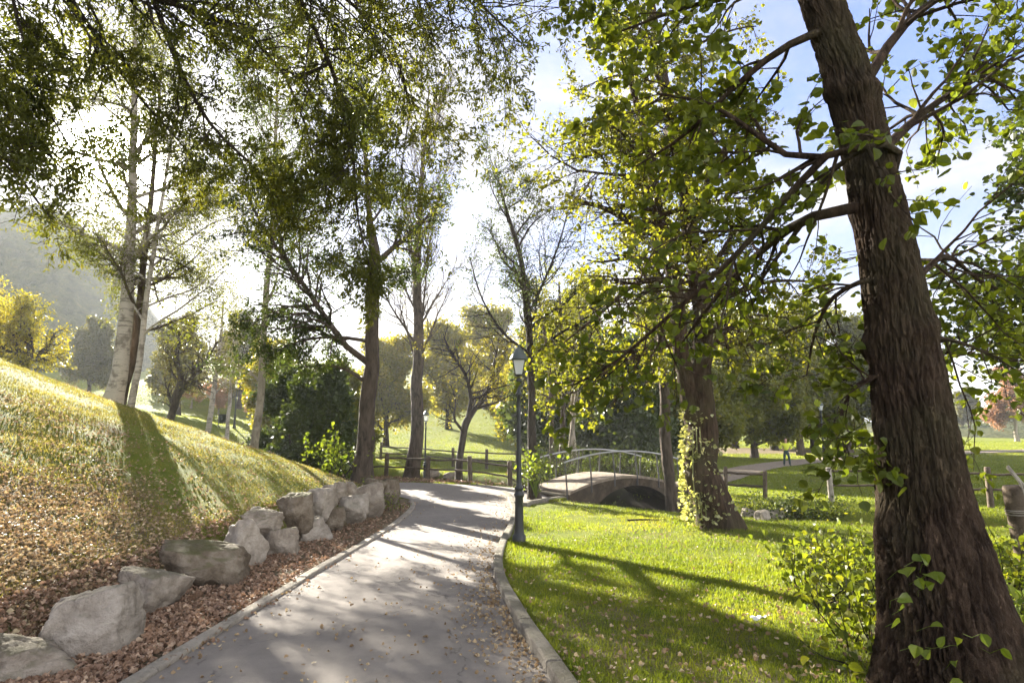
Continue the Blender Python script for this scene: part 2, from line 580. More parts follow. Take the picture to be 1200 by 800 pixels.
M['rock'] = stone_mat('limestone_boulder', (0.17, 0.14, 0.108), (0.33, 0.28, 0.22), (0.52, 0.46, 0.38), 0.6)
M['rock_brown'] = stone_mat('brown_mossy_boulder', (0.09, 0.068, 0.046), (0.20, 0.16, 0.115), (0.36, 0.31, 0.24), 0.85)
M['rock_pale'] = stone_mat('pale_boulder', (0.22, 0.185, 0.145), (0.41, 0.36, 0.295), (0.58, 0.52, 0.44), 0.35)
M['kerb'] = stone_mat('concrete_kerb', (0.17, 0.15, 0.12), (0.27, 0.24, 0.20), (0.36, 0.33, 0.28), 0.35, 4.0)
M['kerb_pale'] = stone_mat('pale_kerb_stone', (0.30, 0.265, 0.21), (0.42, 0.375, 0.31), (0.52, 0.47, 0.40), 0.15, 4.0)
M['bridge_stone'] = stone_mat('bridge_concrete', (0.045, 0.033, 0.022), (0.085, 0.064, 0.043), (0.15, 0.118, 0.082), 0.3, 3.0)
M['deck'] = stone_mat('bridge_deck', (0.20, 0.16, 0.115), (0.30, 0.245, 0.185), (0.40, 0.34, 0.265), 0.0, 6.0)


def plain_mat(name, col, rough=0.5, spec=0.4, metal=0.0, var=0.35, scale=14.0):
    m, t = newmat(name)
    n = noise(t, scale, 5.0, 0.6)
    c = mixc(t, mathn(t, 'MULTIPLY', n, var), col, tuple(x * 0.45 for x in col))
    rr = mathn(t, 'ADD', rough - 0.1, mathn(t, 'MULTIPLY', n, 0.2))
    out(t, princ(t, c, rr, spec, bump(t, n, 0.002), metal))
    return m


M['black_iron'] = plain_mat('black_cast_iron', (0.018, 0.020, 0.020), 0.45, 0.5)
M['lamp_hood'] = plain_mat('grey_green_lantern_hood', (0.06, 0.075, 0.07), 0.5, 0.5)
M['rail_metal'] = plain_mat('galvanised_rail', (0.34, 0.34, 0.34), 0.38, 0.5, 0.5)
M['rail_dark'] = plain_mat('dark_rail_post', (0.06, 0.055, 0.055), 0.5, 0.5)
M['hivis'] = plain_mat('yellow_high_visibility_cloth', (0.62, 0.68, 0.06), 0.8, 0.2)
M['trousers'] = plain_mat('dark_work_trousers', (0.035, 0.06, 0.06), 0.85, 0.2)
M['skin'] = plain_mat('skin', (0.45, 0.26, 0.18), 0.6, 0.3, var=0.1)
M['hair'] = plain_mat('dark_hair', (0.03, 0.02, 0.015), 0.6, 0.3)
M['bin'] = plain_mat('dark_bin', (0.035, 0.04, 0.04), 0.5, 0.4)


def glass_mat():
    m, t = newmat('frosted_lantern_pane')
    p = princ(t, (0.82, 0.84, 0.84), 0.35, 0.5)
    tr = N(t, 'ShaderNodeBsdfTranslucent')
    tr.inputs[0].default_value = (0.85, 0.87, 0.87, 1)
    mx = N(t, 'ShaderNodeMixShader', in_={0: 0.55})
    t.links.new(p, mx.inputs[1])
    t.links.new(tr.outputs[0], mx.inputs[2])
    out(t, mx.outputs[0])
    return m


M['pane'] = glass_mat()


def wood_mat(name, c1, c2):
    m, t = newmat(name)
    a = noise(t, 6.0, 7.0, 0.65, stretch=(1, 1, 1))
    b = noise(t, 45.0, 5.0, 0.7)
    r = ramp(t, [(0.35, c1), (0.65, c2)])
    t.links.new(a, r.inputs[0])
    col = mixc(t, mathn(t, 'MULTIPLY', b, 0.5), r.outputs[0], tuple(x * 0.4 for x in c1))
    out(t, princ(t, col, 0.9, 0.15, bump(t, b, 0.008)))
    return m


M['wood'] = wood_mat('weathered_post_wood', (0.07, 0.052, 0.038), (0.16, 0.125, 0.092))
M['wood_pale'] = wood_mat('pale_grey_post_wood', (0.24, 0.21, 0.17), (0.42, 0.38, 0.32))


def water_mat():
    m, t = newmat('creek_water')
    n = noise(t, 5.0, 3.0)
    out(t, princ(t, (0.012, 0.014, 0.010), 0.08, 0.5, bump(t, n, 0.02)))
    return m


M['water'] = water_mat()


def make_haze():
    m, t = newmat('haze_air')
    p = N(t, 'ShaderNodeVolumePrincipled')
    p.inputs['Color'].default_value = (0.90, 0.95, 1.0, 1)
    p.inputs['Density'].default_value = HAZE
    p.inputs['Anisotropy'].default_value = 0.3
    o = N(t, 'ShaderNodeOutputMaterial')
    t.links.new(p.outputs[0], o.inputs['Volume'])
    g = Geo()
    v, f = box(0, 430, 33, 1900, 1400, 80)
    g.add(v, f)
    tag(g.build('haze', m), kind='stuff')


HAZE = 0.0005
make_haze()


# ------------------------------------------------------------------ terrain
CREEK = np.array([(-22, 36.5), (-14, 33.5), (-8, 30.8), (-3, 28.2), (0.8, 25.4), (2.9, 22.0), (3.75, 20.2), (4.3, 18.3), (6.0, 16.9),
                  (8.5, 15.8), (12, 14.6), (17, 12.6), (26, 9.5), (40, 6.0)], float)
XW_Y = [-40, 2, 4, 6, 9, 11, 15, 17, 18.5, 20, 22, 26]
XW_X = [-3.1, -3.2, -3.45, -3.75, -4.0, -3.85, -3.4, -3.45, -4.1, -5.4, -8.5, -16]


def polydist(x, y, P):
    d = np.full(np.shape(x), 1e9)
    for a, b in zip(P[:-1], P[1:]):
        ab = b - a
        t = np.clip(((x - a[0]) * ab[0] + (y - a[1]) * ab[1]) / (ab @ ab), 0, 1)
        d = np.minimum(d, np.hypot(x - a[0] - t * ab[0], y - a[1] - t * ab[1]))
    return d


def creek_cut(x, y):
    ck = polydist(x, y, CREEK)
    cwid = 1.25 + 1.25 * np.exp(-(np.hypot(x - 3.35, y - 20.7) / 2.4) ** 4)
    return np.exp(-(ck / cwid) ** 4)


def H(x, y):
    x, y = np.asarray(x, float), np.asarray(y, float)
    x, y = np.broadcast_arrays(x, y)
    base = np.interp(y, [-60, -5, 0, 11, 14, 17.5, 24, 40, 110, 400], [0.4, 0.1, 0.0, -0.473, -0.56, -0.61, -0.62, -0.72, -0.15, 3.0])
    base = base - 0.2 * smooth(3, 8, x) * smooth(14, 19, y) * smooth(60, 30, y)
    q = np.maximum(0, y - 31 + 0.35 * np.maximum(-x - 6, 0))
    hill = np.where(q < 45, 0.0028 * q * q, 0.0028 * 2025 + (q - 45) * 0.10)
    hill = hill * smooth(16, 1, x - 0.12 * np.maximum(y - 40, 0))
    xw = np.interp(y, XW_Y, XW_X)
    wall = np.interp(y, [2, 7, 11, 16, 19], [0.46, 0.46, 0.70, 0.72, 0.5])
    u = np.maximum(0, xw - 0.5 - x)
    Mb = np.interp(y, [13, 16, 20, 23, 27], [1, 0.93, 0.74, 0.36, 0.0])
    Mb = Mb + (1 - Mb) * smooth(-12, -21, x) * smooth(60, 30, y)
    bank = smooth(0.02, 0.55, xw - x) * (wall + 0.36 * np.minimum(u, 10) + 0.20 * np.clip(u - 10, 0, 18)) * Mb
    cut = 1.35 * creek_cut(x, y) * (1 - smooth(0.3, 1.2, bank))
    p = np.stack([x * 0.5, y * 0.5, np.zeros_like(x)], -1)
    und = (vnoise(p) - 0.5) * 0.10 * smooth(-3.6, -5, x) + (vnoise(p * 3.1) - 0.5) * 0.05
    return base + hill + bank - cut + und * smooth(0.2, 2.0, np.abs(x + 1.3) - 1.3)


def hz(x, y):
    return float(H(x, y))


def G(px, py, dmax=160.0):
    r = ray(px, py)
    d = np.concatenate([np.arange(1.5, 30, 0.02), np.arange(30, dmax, 0.1)])
    P = EYE + r * d[:, None]
    below = P[:, 2] < H(P[:, 0], P[:, 1])
    i = int(np.argmax(below)) if below.any() else len(d) - 1
    return P[i]


def ground_at(px, d):
    """ground point under the column px at camera depth d"""
    x, y = (px - 600) / FPX * d, d * CF[1] - 0.0
    return np.array([x, y, hz(x, y)])


# path outlines (plan, metres)
P_LEFT = catmull([(-2.5, 0), (-2.55, 2), (-2.6, 4), (-2.62, 9), (-2.55, 14), (-2.75, 17.4), (-3.6, 19.5), (-6, 21.3), (-10, 23.2)], 120)
P_RIGHT = catmull([(0.75, 0), (0.58, 2), (0.36, 4), (0.03, 6), (-0.24, 8.3), (-0.24, 10.5), (-0.05, 14.0), (-0.05, 17.2), (-0.5, 21.4), (-2.4, 23.9), (-6, 25.2), (-10, 26.6)], 120)
B_NEAR = catmull([(-0.9, 17.7), (-0.05, 17.2), (0.9, 18.3), (1.86, 19.45)], 40)
B_FAR = catmull([(-2.2, 23.7), (-1.0, 23.3), (0.0, 22.4), (0.86, 21.2)], 40)
F_NEAR = catmull([(5.6, 21.6), (8.0, 24.6), (11.5, 30), (17.2, 38.2), (26, 45), (40, 52), (70, 62)], 60)
F_FAR = catmull([(4.6, 23.3), (6.9, 26.4), (10.2, 32), (16.0, 40.3), (25, 47.4), (39, 54.6), (69, 65)], 60)


def inpoly(x, y, poly):
    r = np.zeros(np.shape(x), bool)
    j = len(poly) - 1
    for i in range(len(poly)):
        xi, yi = poly[i]
        xj, yj = poly[j]
        c = ((yi > y) != (yj > y)) & (x < (xj - xi) * (y - yi) / (yj - yi + 1e-12) + xi)
        r ^= c
        j = i
    return r


POLYS = [np.vstack([P_LEFT, P_RIGHT[::-1]]), np.vstack([B_NEAR, B_FAR[::-1]]), np.vstack([F_NEAR, F_FAR[::-1]])]


def on_path(x, y):
    r = np.zeros(np.shape(x), bool)
    for p in POLYS:
        r |= inpoly(x, y, p)
    return r


def axis(lo, hi, flo, fhi, step, grow=1.12):
    a = list(np.arange(flo, fhi + 1e-6, step))
    s = step
    v = fhi
    while v < hi:
        s *= grow
        v += s
        a.append(v)
    s = step
    v = flo
    b = []
    while v > lo:
        s *= grow
        v -= s
        b.append(v)
    return np.array(b[::-1] + a)


def litter_amount(x, y):
    xw = np.interp(y, XW_Y, XW_X)
    b = smooth(0.2, -0.4, x - xw)                                   # bank
    p = np.stack([x * 0.35, y * 0.35, np.zeros_like(x) + 3], -1)
    nz = fbm(p, 3)
    bank = b * np.clip(0.50 - 0.30 * smooth(5, 12, y) - 0.16 * smooth(-5, -9, x) + (nz - 0.5) * 1.5, 0, 1)
    verge = smooth(-0.6, 0.1, x - xw) * smooth(0.35, -0.1, x + 2.62) * (y < 19)
    lawn = (x > -0.3) * np.clip(0.08 + (nz - 0.52) * 1.5 + 0.35 * np.exp(-((np.hypot(x - 3.2, y - 3.6)) / 1.6) ** 2), 0, 0.6)
    lawn = lawn * smooth(60, 20, y) + 0.5 * np.exp(-(np.hypot(x - 0.9, y - 19.0) / 1.6) ** 2)
    beyond = 0.75 * np.exp(-((y - (24.9 + 0.2 * (-x))) / 1.2) ** 2) * (x < 1.5) * (x > -14)
    mound = 1.2 * np.exp(-((x - 21) / 9) ** 2 - ((y - 57) / 6) ** 2)
    ck = polydist(x, y, CREEK)
    creek = np.exp(-(ck / 1.3) ** 4) + np.exp(-(np.hypot(x - 3.7, y - 20.5) / 2.4) ** 6)
    return np.clip(np.maximum.reduce([bank, verge, lawn, beyond, mound, creek]), 0, 1)


def make_ground():
    xs = axis(-700, 700, -15, 14, 0.11)
    ys = axis(-60, 900, 1.5, 27, 0.11, 1.10)
    X, Y = np.meshgrid(xs, ys)
    Z = H(X, Y)
    inside = on_path(X, Y)
    Z = Z - 0.05 * inside
    n, m = X.shape
    v = np.stack([X, Y, Z], -1).reshape(-1, 3)
    i = np.arange(n - 1)[:, None] * m + np.arange(m - 1)[None]
    f = np.stack([i, i + 1, i + m + 1, i + m], -1).reshape(-1, 4)
    g = Geo()
    g.add(v, f)
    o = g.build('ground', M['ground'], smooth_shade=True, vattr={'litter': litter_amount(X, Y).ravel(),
                                                                    'damp_shade': (np.maximum(smooth(0.12, 0.5, creek_cut(X, Y)), smooth(3.0, 2.2, np.hypot(X - 3.1, Y - 21.8))) * 0.92).ravel()})  # creek bed, and painted shade round the bridge opening
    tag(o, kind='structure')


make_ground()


def strip(name, A, B, mat, lift, nc=22):
    n = len(A)
    t = np.linspace(0, 1, nc)[None, :, None]
    P = A[:, None, :] * (1 - t) + B[:, None, :] * t
    Z = H(P[..., 0], P[..., 1]) + lift
    v = np.concatenate([P, Z[..., None]], -1).reshape(-1, 3)
    i = np.arange(n - 1)[:, None] * nc + np.arange(nc - 1)[None]
    f = np.stack([i, i + nc, i + nc + 1, i + 1], -1).reshape(-1, 4)
    f = f[:, ::-1] if np.cross(A[1] - A[0], B[0] - A[0]) > 0 and False else f
    g = Geo()
    g.add(v, f)
    o = g.build(name, mat, smooth_shade=True)
    tag(o, kind='structure')
    return o


strip('path', P_LEFT, P_RIGHT, M['asphalt'], 0.012)
strip('footpath', B_NEAR, B_FAR, M['asphalt'], 0.018)
strip('path', F_NEAR, F_FAR, M['deck'], 0.03)


def kerb(line, w, h, seg, gap, name, mat, side=1):
    L = catmull(line, 400)
    s = np.concatenate([[0], np.cumsum(np.linalg.norm(np.diff(L, axis=0), axis=1))])
    g = Geo()
    a = 0.0
    rr = random.Random(3)
    while a < s[-1] - 0.2:
        b = min(a + seg * rr.uniform(0.85, 1.15), s[-1])
        k = 9
        u = np.linspace(a + gap, b - gap, k)
        x, y = np.interp(u, s, L[:, 0]), np.interp(u, s, L[:, 1])
        tx, ty = np.gradient(x), np.gradient(y)
        ln = np.hypot(tx, ty)
        nx, ny = ty / ln * side, -tx / ln * side
        z = H(x, y)
        dz = rr.uniform(-0.008, 0.008)
        prof = [(0, -0.12), (0, h - 0.018), (0.006, h - 0.005), (0.018, h), (w - 0.022, h), (w - 0.006, h - 0.008), (w, h - 0.028), (w, -0.12)]
        v = []
        for (o_, zz) in prof:
            v.append(np.stack([x + nx * o_, y + ny * o_, z + zz + dz], -1))
        v = np.stack(v, 1).reshape(-1, 3)
        m = len(prof)
        i = np.arange(k - 1)[:, None] * m + np.arange(m - 1)[None]
        f = np.stack([i, i + 1, i + m + 1, i + m], -1).reshape(-1, 4)
        caps = np.array([list(range(m)), list(range((k - 1) * m, k * m))[::-1]])
        g.add(v, [f, caps])
        a = b
    o = g.build(name, mat)
    tag(o, kind='structure')


kerb(np.vstack([P_RIGHT[:78], B_NEAR[14:38]])[::3], 0.13, 0.105, 1.0, 0.011, 'kerb', M['kerb'])
kerb(P_LEFT[:84:3], 0.13, 0.05, 1.0, 0.008, 'kerb', M['kerb_pale'], -1)

# creek water
cw = catmull(CREEK, 160)
tg = nrm(np.gradient(cw, axis=0))
nn = np.stack([-tg[:, 1], tg[:, 0]], 1)
g = Geo()
zz = np.interp(cw[:, 1], [5, 16, 36], [-1.75, -1.70, -1.55])[:, None]
va = np.hstack([cw + nn * 1.1, zz])
vb = np.hstack([cw - nn * 1.1, zz])
i = np.arange(159)
g.add(np.vstack([va, vb]), np.stack([i, i + 1, i + 161, i + 160], 1))
tag(g.build('water', M['water']), kind='structure')

# far wooded mountain on the left, pale in the distance
g = Geo()
aa = np.linspace(R(-80), R(60), 160)
rr_ = np.linspace(110, 300, 26)
A_, R_ = np.meshgrid(aa, rr_)
X, Y = R_ * np.sin(A_), R_ * np.cos(A_)
ht = 54 * smooth(R(-24), R(-40), A_) + 5 + 3 * np.sin(A_ * 9)
Z = H(X, Y) * (1 - smooth(110, 160, R_)) + ht * smooth(118, 200, R_) + (fbm(np.stack([X * 0.12, Y * 0.12, X * 0], -1), 4) - 0.5) * 9 * smooth(118, 150, R_) - 0.6
i = np.arange(25)[:, None] * 160 + np.arange(159)[None]
g.add(np.stack([X, Y, Z], -1), np.stack([i, i + 1, i + 161, i + 160], -1).reshape(-1, 4))
mm, t = newmat('far_wooded_slope')
a1 = noise(t, 0.35, 6.0, 0.75)
rp = ramp(t, [(0.35, (0.035, 0.048, 0.022)), (0.6, (0.085, 0.09, 0.035)), (0.75, (0.15, 0.12, 0.045))])
t.links.new(a1, rp.inputs[0])
out(t, princ(t, rp.outputs[0], 0.95, 0.1, bump(t, a1, 4.0)))
tag(g.build('hills', mm, smooth_shade=True), kind='structure')


# ------------------------------------------------------------------ foliage helpers
T_ROUND = (np.array([(0, 0, 0), (-.36, .16, .07), (-.46, .48, .10), (-.24, .82, .05), (0, 1.0, -.05), (.24, .82, .05), (.46, .48, .10), (.36, .16, .07)], float),
           [np.array([[0, 4, 3, 2], [0, 6, 5, 4]]), np.array([[0, 2, 1], [0, 7, 6]])])
T_LANCE = (np.array([(0, 0, 0), (-.15, .3, .05), (-.13, .65, .04), (0, 1.0, -.06), (.13, .65, .04), (.15, .3, .05)], float),
           [np.array([[0, 3, 2, 1], [0, 5, 4, 3]])])
T_OVAL = (np.array([(0, 0, 0), (-.30, .42, .08), (0, 1.0, -.03), (.30, .42, .08)], float), [np.array([[0, 2, 1], [0, 3, 2]])])
T_BLOB = (np.array([(0, 0, 0), (-.42, .45, .12), (-.05, 1.0, 0), (.42, .55, -.08)], float), [np.array([[0, 3, 2, 1]])])


def leaves(g, P, size, tmpl, rng, D=None, spread=1.0, flat=0.5, rnd=None, droop=0.25):
    """one leaf at each point of P; D leaf direction hint, flat pulls the leaf normal upwards"""
    n = len(P)
    if n == 0:
        return
    d = rng.normal(size=(n, 3)) * spread
    if D is not None:
        d = d + D
    d[:, 2] -= droop
    d = nrm(d)
    up = nrm(rng.normal(size=(n, 3)) * (1 - flat) + np.array([0, 0, 1.0]) * flat * 1.6)
    x = nrm(np.cross(d, up))
    z = np.cross(x, d)
    s = size * rng.uniform(0.6, 1.25, n)
    tv, tf = tmpl
    k = rng.uniform(0.2, 3.2, n)
    v = P[:, None, :] + s[:, None, None] * (tv[None, :, 0:1] * x[:, None] + tv[None, :, 1:2] * d[:, None] + tv[None, :, 2:3] * k[:, None, None] * z[:, None])
    m = len(tv)
    r = rng.random(n) ** 1.3 if rnd is None else rnd
    off = np.arange(n)[:, None, None] * m
    base = g.n
    g.v.append(v.reshape(-1, 3))
    g.n += n * m
    for f in tf:
        ff = (f[None] + off).reshape(-1, f.shape[1]) + base
        g.f.append(ff)
        g.a.append(np.repeat(r, len(f)))


def grow(P, D, L, n, rng, wig=0.15, trop=0.0, pull=None):
    B = len(P)
    pts = np.zeros((B, n + 1, 3))
    pts[:, 0] = P
    d = nrm(D)
    st = (L / n)[:, None]
    for k in range(n):
        d = d + rng.normal(size=(B, 3)) * wig + np.array([0, 0, trop])
        d = nrm(d)
        pts[:, k + 1] = pts[:, k] + d * st
    return pts


def spawn(pts, L, R0, k, t0, t1, a0, a1, l0, l1, rr, rng, taper=0.55):
    """k children on each branch of pts (B,n,3) with radii R0 (B,n)"""
    B, n, _ = pts.shape
    t = np.tile((np.arange(k) + rng.random((B, k))) / k, 1) * (t1 - t0) + t0
    f = np.clip(t * (n - 1), 0, n - 1.001)
    i = f.astype(int)
    w = (f - i)[..., None]
    b = np.arange(B)[:, None]
    P = pts[b, i] * (1 - w) + pts[b, i + 1] * w
    T = nrm(pts[b, i + 1] - pts[b, i])
    rad = R0[b, i] * (1 - w[..., 0]) + R0[b, i + 1] * w[..., 0]
    ra = nrm(rng.normal(size=(B, k, 3)))
    side = nrm(ra - T * np.sum(ra * T, -1, keepdims=True))
    ang = np.radians(rng.uniform(a0, a1, (B, k)))[..., None]
    D = T * np.cos(ang) + side * np.sin(ang)
    LL = L[:, None] * rng.uniform(l0, l1, (B, k)) * (1 - taper * t)
    return P.reshape(-1, 3), D.reshape(-1, 3), LL.ravel(), np.minimum(rad * rr, rad * 0.9).ravel()


def taper_r(R0, n, tip=0.25):
    t = np.linspace(0, 1, n + 1)[None]
    return R0[:, None] * (1 - (1 - tip) * t)


def pixline(pts):
    return np.array([W(*p) for p in pts])


LEAFX = 4.5


def tree(name, label, cat, trunk, radii, *, bark='bark_grey', leaf='leaf_dark', seed=1, sides=14, limbs=(), stems=(), l1=None, l2=None, l3=None,
         leaf_n=3, leaf_size=0.1, tmpl=T_OVAL, flare=1.5, group=None, root=None, trunk_n=26, keep=1.0, flat=0.5, twig_min=0.004, zmin=None,
         clump=0.10, relief=30.0, rough_trunk=None, along=(0.25, 1.0), droop=0.25):
    """trunk: world polyline; radii: same length. limbs: (polyline, r0, r1). l1..l3: dict(k,t0,a,l,n,wig,trop)"""
    rng = np.random.default_rng(seed)
    tp = catmull(np.hstack([np.asarray(trunk, float), np.asarray(radii, float)[:, None]]), trunk_n)
    base = tp[0, :3].copy()
    rootp = base if root is None else np.asarray(root)
    e = empty(name, rootp, label, cat, group)
    pts, rad = tp[:, :3].copy(), tp[:, 3].copy()
    s = np.linalg.norm(pts - base, axis=1)
    if rough_trunk is None:
        wob = np.stack([vnoise(np.stack([s * 0.9, s * 0 + seed, s * 0 + q], 1)) - 0.5 for q in (1, 5)], 1)
        pts[1:, :2] += wob[1:] * rad[1:, None] * 0.7
    r_ = rad * (1 + (flare - 1) * np.exp(-s / (1.6 * rad[0] + 0.05)))
    G_ = Geo()
    if rough_trunk is None:
        p2 = pts.copy()
        p2[0, 2] -= 0.25
        nn_ = max(50, trunk_n * 2) if sides <= 30 else 300
        fine = catmull(np.hstack([p2, r_[:, None]]), nn_)
        v, f = tubes(fine[None, :, :3], fine[None, :, 3], sides)
        # lumps
        vv = v.reshape(nn_, sides, 3)
        c = fine[:, None, :3]
        k = 1 + 0.22 * (fbm(vv * 2.2 + seed * 3.1, 3) - 0.5)
        ang = np.arange(sides) / sides * 2 * np.pi
        fl = np.exp(-np.linalg.norm(fine[:, :3] - base, axis=1) / (1.4 * rad[0] + 0.05))
        k = k + 0.22 * fl[:, None] * np.cos(ang * 5 + seed)[None]
        if sides > 30:
            rf = relief
            qq = np.stack([np.cos(ang)[None] * fine[:, 3:4] * rf, np.sin(ang)[None] * fine[:, 3:4] * rf, np.repeat(vv[:, :1, 2], sides, 1) * rf * 0.17], -1)
            k = k + 0.16 * (0.7 - np.abs(2 * fbm(qq + seed, 2) - 1)) * np.minimum(1, 0.2 / fine[:, 3:4])
        v = (c + (vv - c) * k[..., None]).reshape(-1, 3)
        G_.add(v, f)
    else:
        rough_trunk(G_, tp, rng)
    n1 = (l1 or {}).get('n', 8)
    P1 = []
    R1 = []
    L1 = []
    for st, r0, r1 in stems:                                  # extra stems carry branches like the trunk
        q = catmull(st, trunk_n)
        v, f = tubes(q[None], np.linspace(r0, r1, trunk_n)[None], max(8, sides - 4))
        G_.add(v, f)
    carriers = [(pts, rad)] + [(catmull(st, trunk_n), np.linspace(r0, r1, trunk_n)) for st, r0, r1 in stems]
    for lp, r0, r1 in limbs:
        q = catmull(lp, n1 + 1)
        P1.append(q[None])
        R1.append(np.linspace(r0, r1, n1 + 1)[None])
        L1.append([np.linalg.norm(np.diff(q, axis=0), axis=1).sum()])
    if l1:
        for cp, cr in carriers:
            Lc = np.array([l1['len']])
            P, D, L, Rr = spawn(cp[None], Lc, cr[None], l1['k'], l1['t0'], l1.get('t1', 0.99), *l1['a'], *l1['l'], l1.get('rr', 0.5), rng, l1.get('taper', 0.55))
            b = grow(P, D, L, n1, rng, l1.get('wig', 0.12), l1.get('trop', 0.05))
            P1.append(b)
            R1.append(taper_r(Rr, n1))
            L1.append(L)
    P1, R1, L1 = np.concatenate(P1), np.concatenate(R1), np.concatenate(L1)
    v, f = tubes(P1, np.maximum(R1, twig_min), 7)
    G_.add(v, f)
    last = (P1, R1, L1)
    for lv, sd_ in ((l2, 5), (l3, 4)):
        if not lv:
            break
        if lv is l2:                                          # long limbs carry more side branches than short ones
            rep = np.clip(np.round(last[2] / 1.6), 1, 6).astype(int)
            last = tuple(np.repeat(a_, rep, 0) for a_ in last)
        P, D, L, Rr = spawn(*((last[0], last[2], last[1])), lv['k'], lv.get('t0', 0.2), 1.0, *lv['a'], *lv['l'], lv.get('rr', 0.55), rng, lv.get('taper', 0.4))
        L = np.maximum(L, lv.get('min', 0.15))
        b = grow(P, D, L, lv.get('n', 5), rng, lv.get('wig', 0.2), lv.get('trop', 0.0))
        rr2 = taper_r(Rr, lv.get('n', 5))
        v, f = tubes(b, np.maximum(rr2, twig_min), sd_)
        G_.add(v, f)
        last = (b, rr2, L)
    G_.build('trunk', M[bark], e, rootp, True)
    if leaf and leaf_n > 0:
        b = last[0]
        B, n, _ = b.shape
        leaf_n = leaf_n * LEAFX
        k = int(math.ceil(leaf_n))
        t = rng.uniform(along[0], along[1], (B, k))
        f_ = np.clip(t * (n - 1), 0, n - 1.001)
        i = f_.astype(int)
        w = (f_ - i)[..., None]
        bb = np.arange(B)[:, None]
        P = (b[bb, i] * (1 - w) + b[bb, i + 1] * w).reshape(-1, 3)
        D = nrm(b[bb, i + 1] - b[bb, i]).reshape(-1, 3)
        # thin out patchily so that the sky shows through
        dens = fbm(P * 0.55 + seed * 7.7, 2)
        ok = (rng.random(len(P)) < (leaf_n / k) * keep * np.clip(0.55 + 2.6 * (dens - 0.34), 0.06, 1.0))
        if zmin is not None:
            ok &= P[:, 2] > zmin
        P, D = P[ok], D[ok]
        P = P + rng.normal(size=P.shape) * clump
        gl = Geo()
        tone = np.clip(0.75 * (fbm(P * 0.8 + seed, 2) - 0.25) * 1.5 + rng.normal(size=len(P)) * 0.2, 0, 1)
        leaves(gl, P, leaf_size, tmpl, rng, D * 0.7, 0.8, flat, tone, droop)
        gl.build('crown', M[leaf], e, rootp)
        print('LEAVES', name, len(P))
    return e


def copy_tree(src, loc, rz, sc, label, group=None):
    r = src.copy()
    COL.objects.link(r)
    r.location = tuple(loc)
    r.rotation_euler = (0, 0, rz)
    r.scale = (sc, sc, sc)
    r['label'] = label
    if group:
        r['group'] = group
    for ch in list(src.children):
        c = ch.copy()
        COL.objects.link(c)
        c.parent = r
    return r


def vtrunk(px, d, top, lean=(0.0, 0.0), n=5, base=None):
    """upright trunk polyline from the ground under px at depth d up to height top"""
    b = ground_at(px, d) if base is None else np.asarray(base)
    t = np.linspace(0, 1, n)
    return np.stack([b[0] + lean[0] * t ** 1.3, b[1] + lean[1] * t ** 1.3, b[2] + top * t], 1)


# ------------------------------------------------------------------ trees
def WY(px, py, Y):
    r = ray(px, py)
    return EYE + r * (Y / r[1])


def ptrunk(base, pts, Y, r):
    """trunk from a ground point under pixel base, through picture points at world depth Y (or own depth), radii from widths in pixels"""
    b = ground_at(base, Y / CF[1])
    P = [b]
    for p in pts:
        P.append(WY(p[0], p[1], p[2] if len(p) > 2 else Y))
    return np.array(P), np.array(r) / 2 / FPX * Y * 0.70


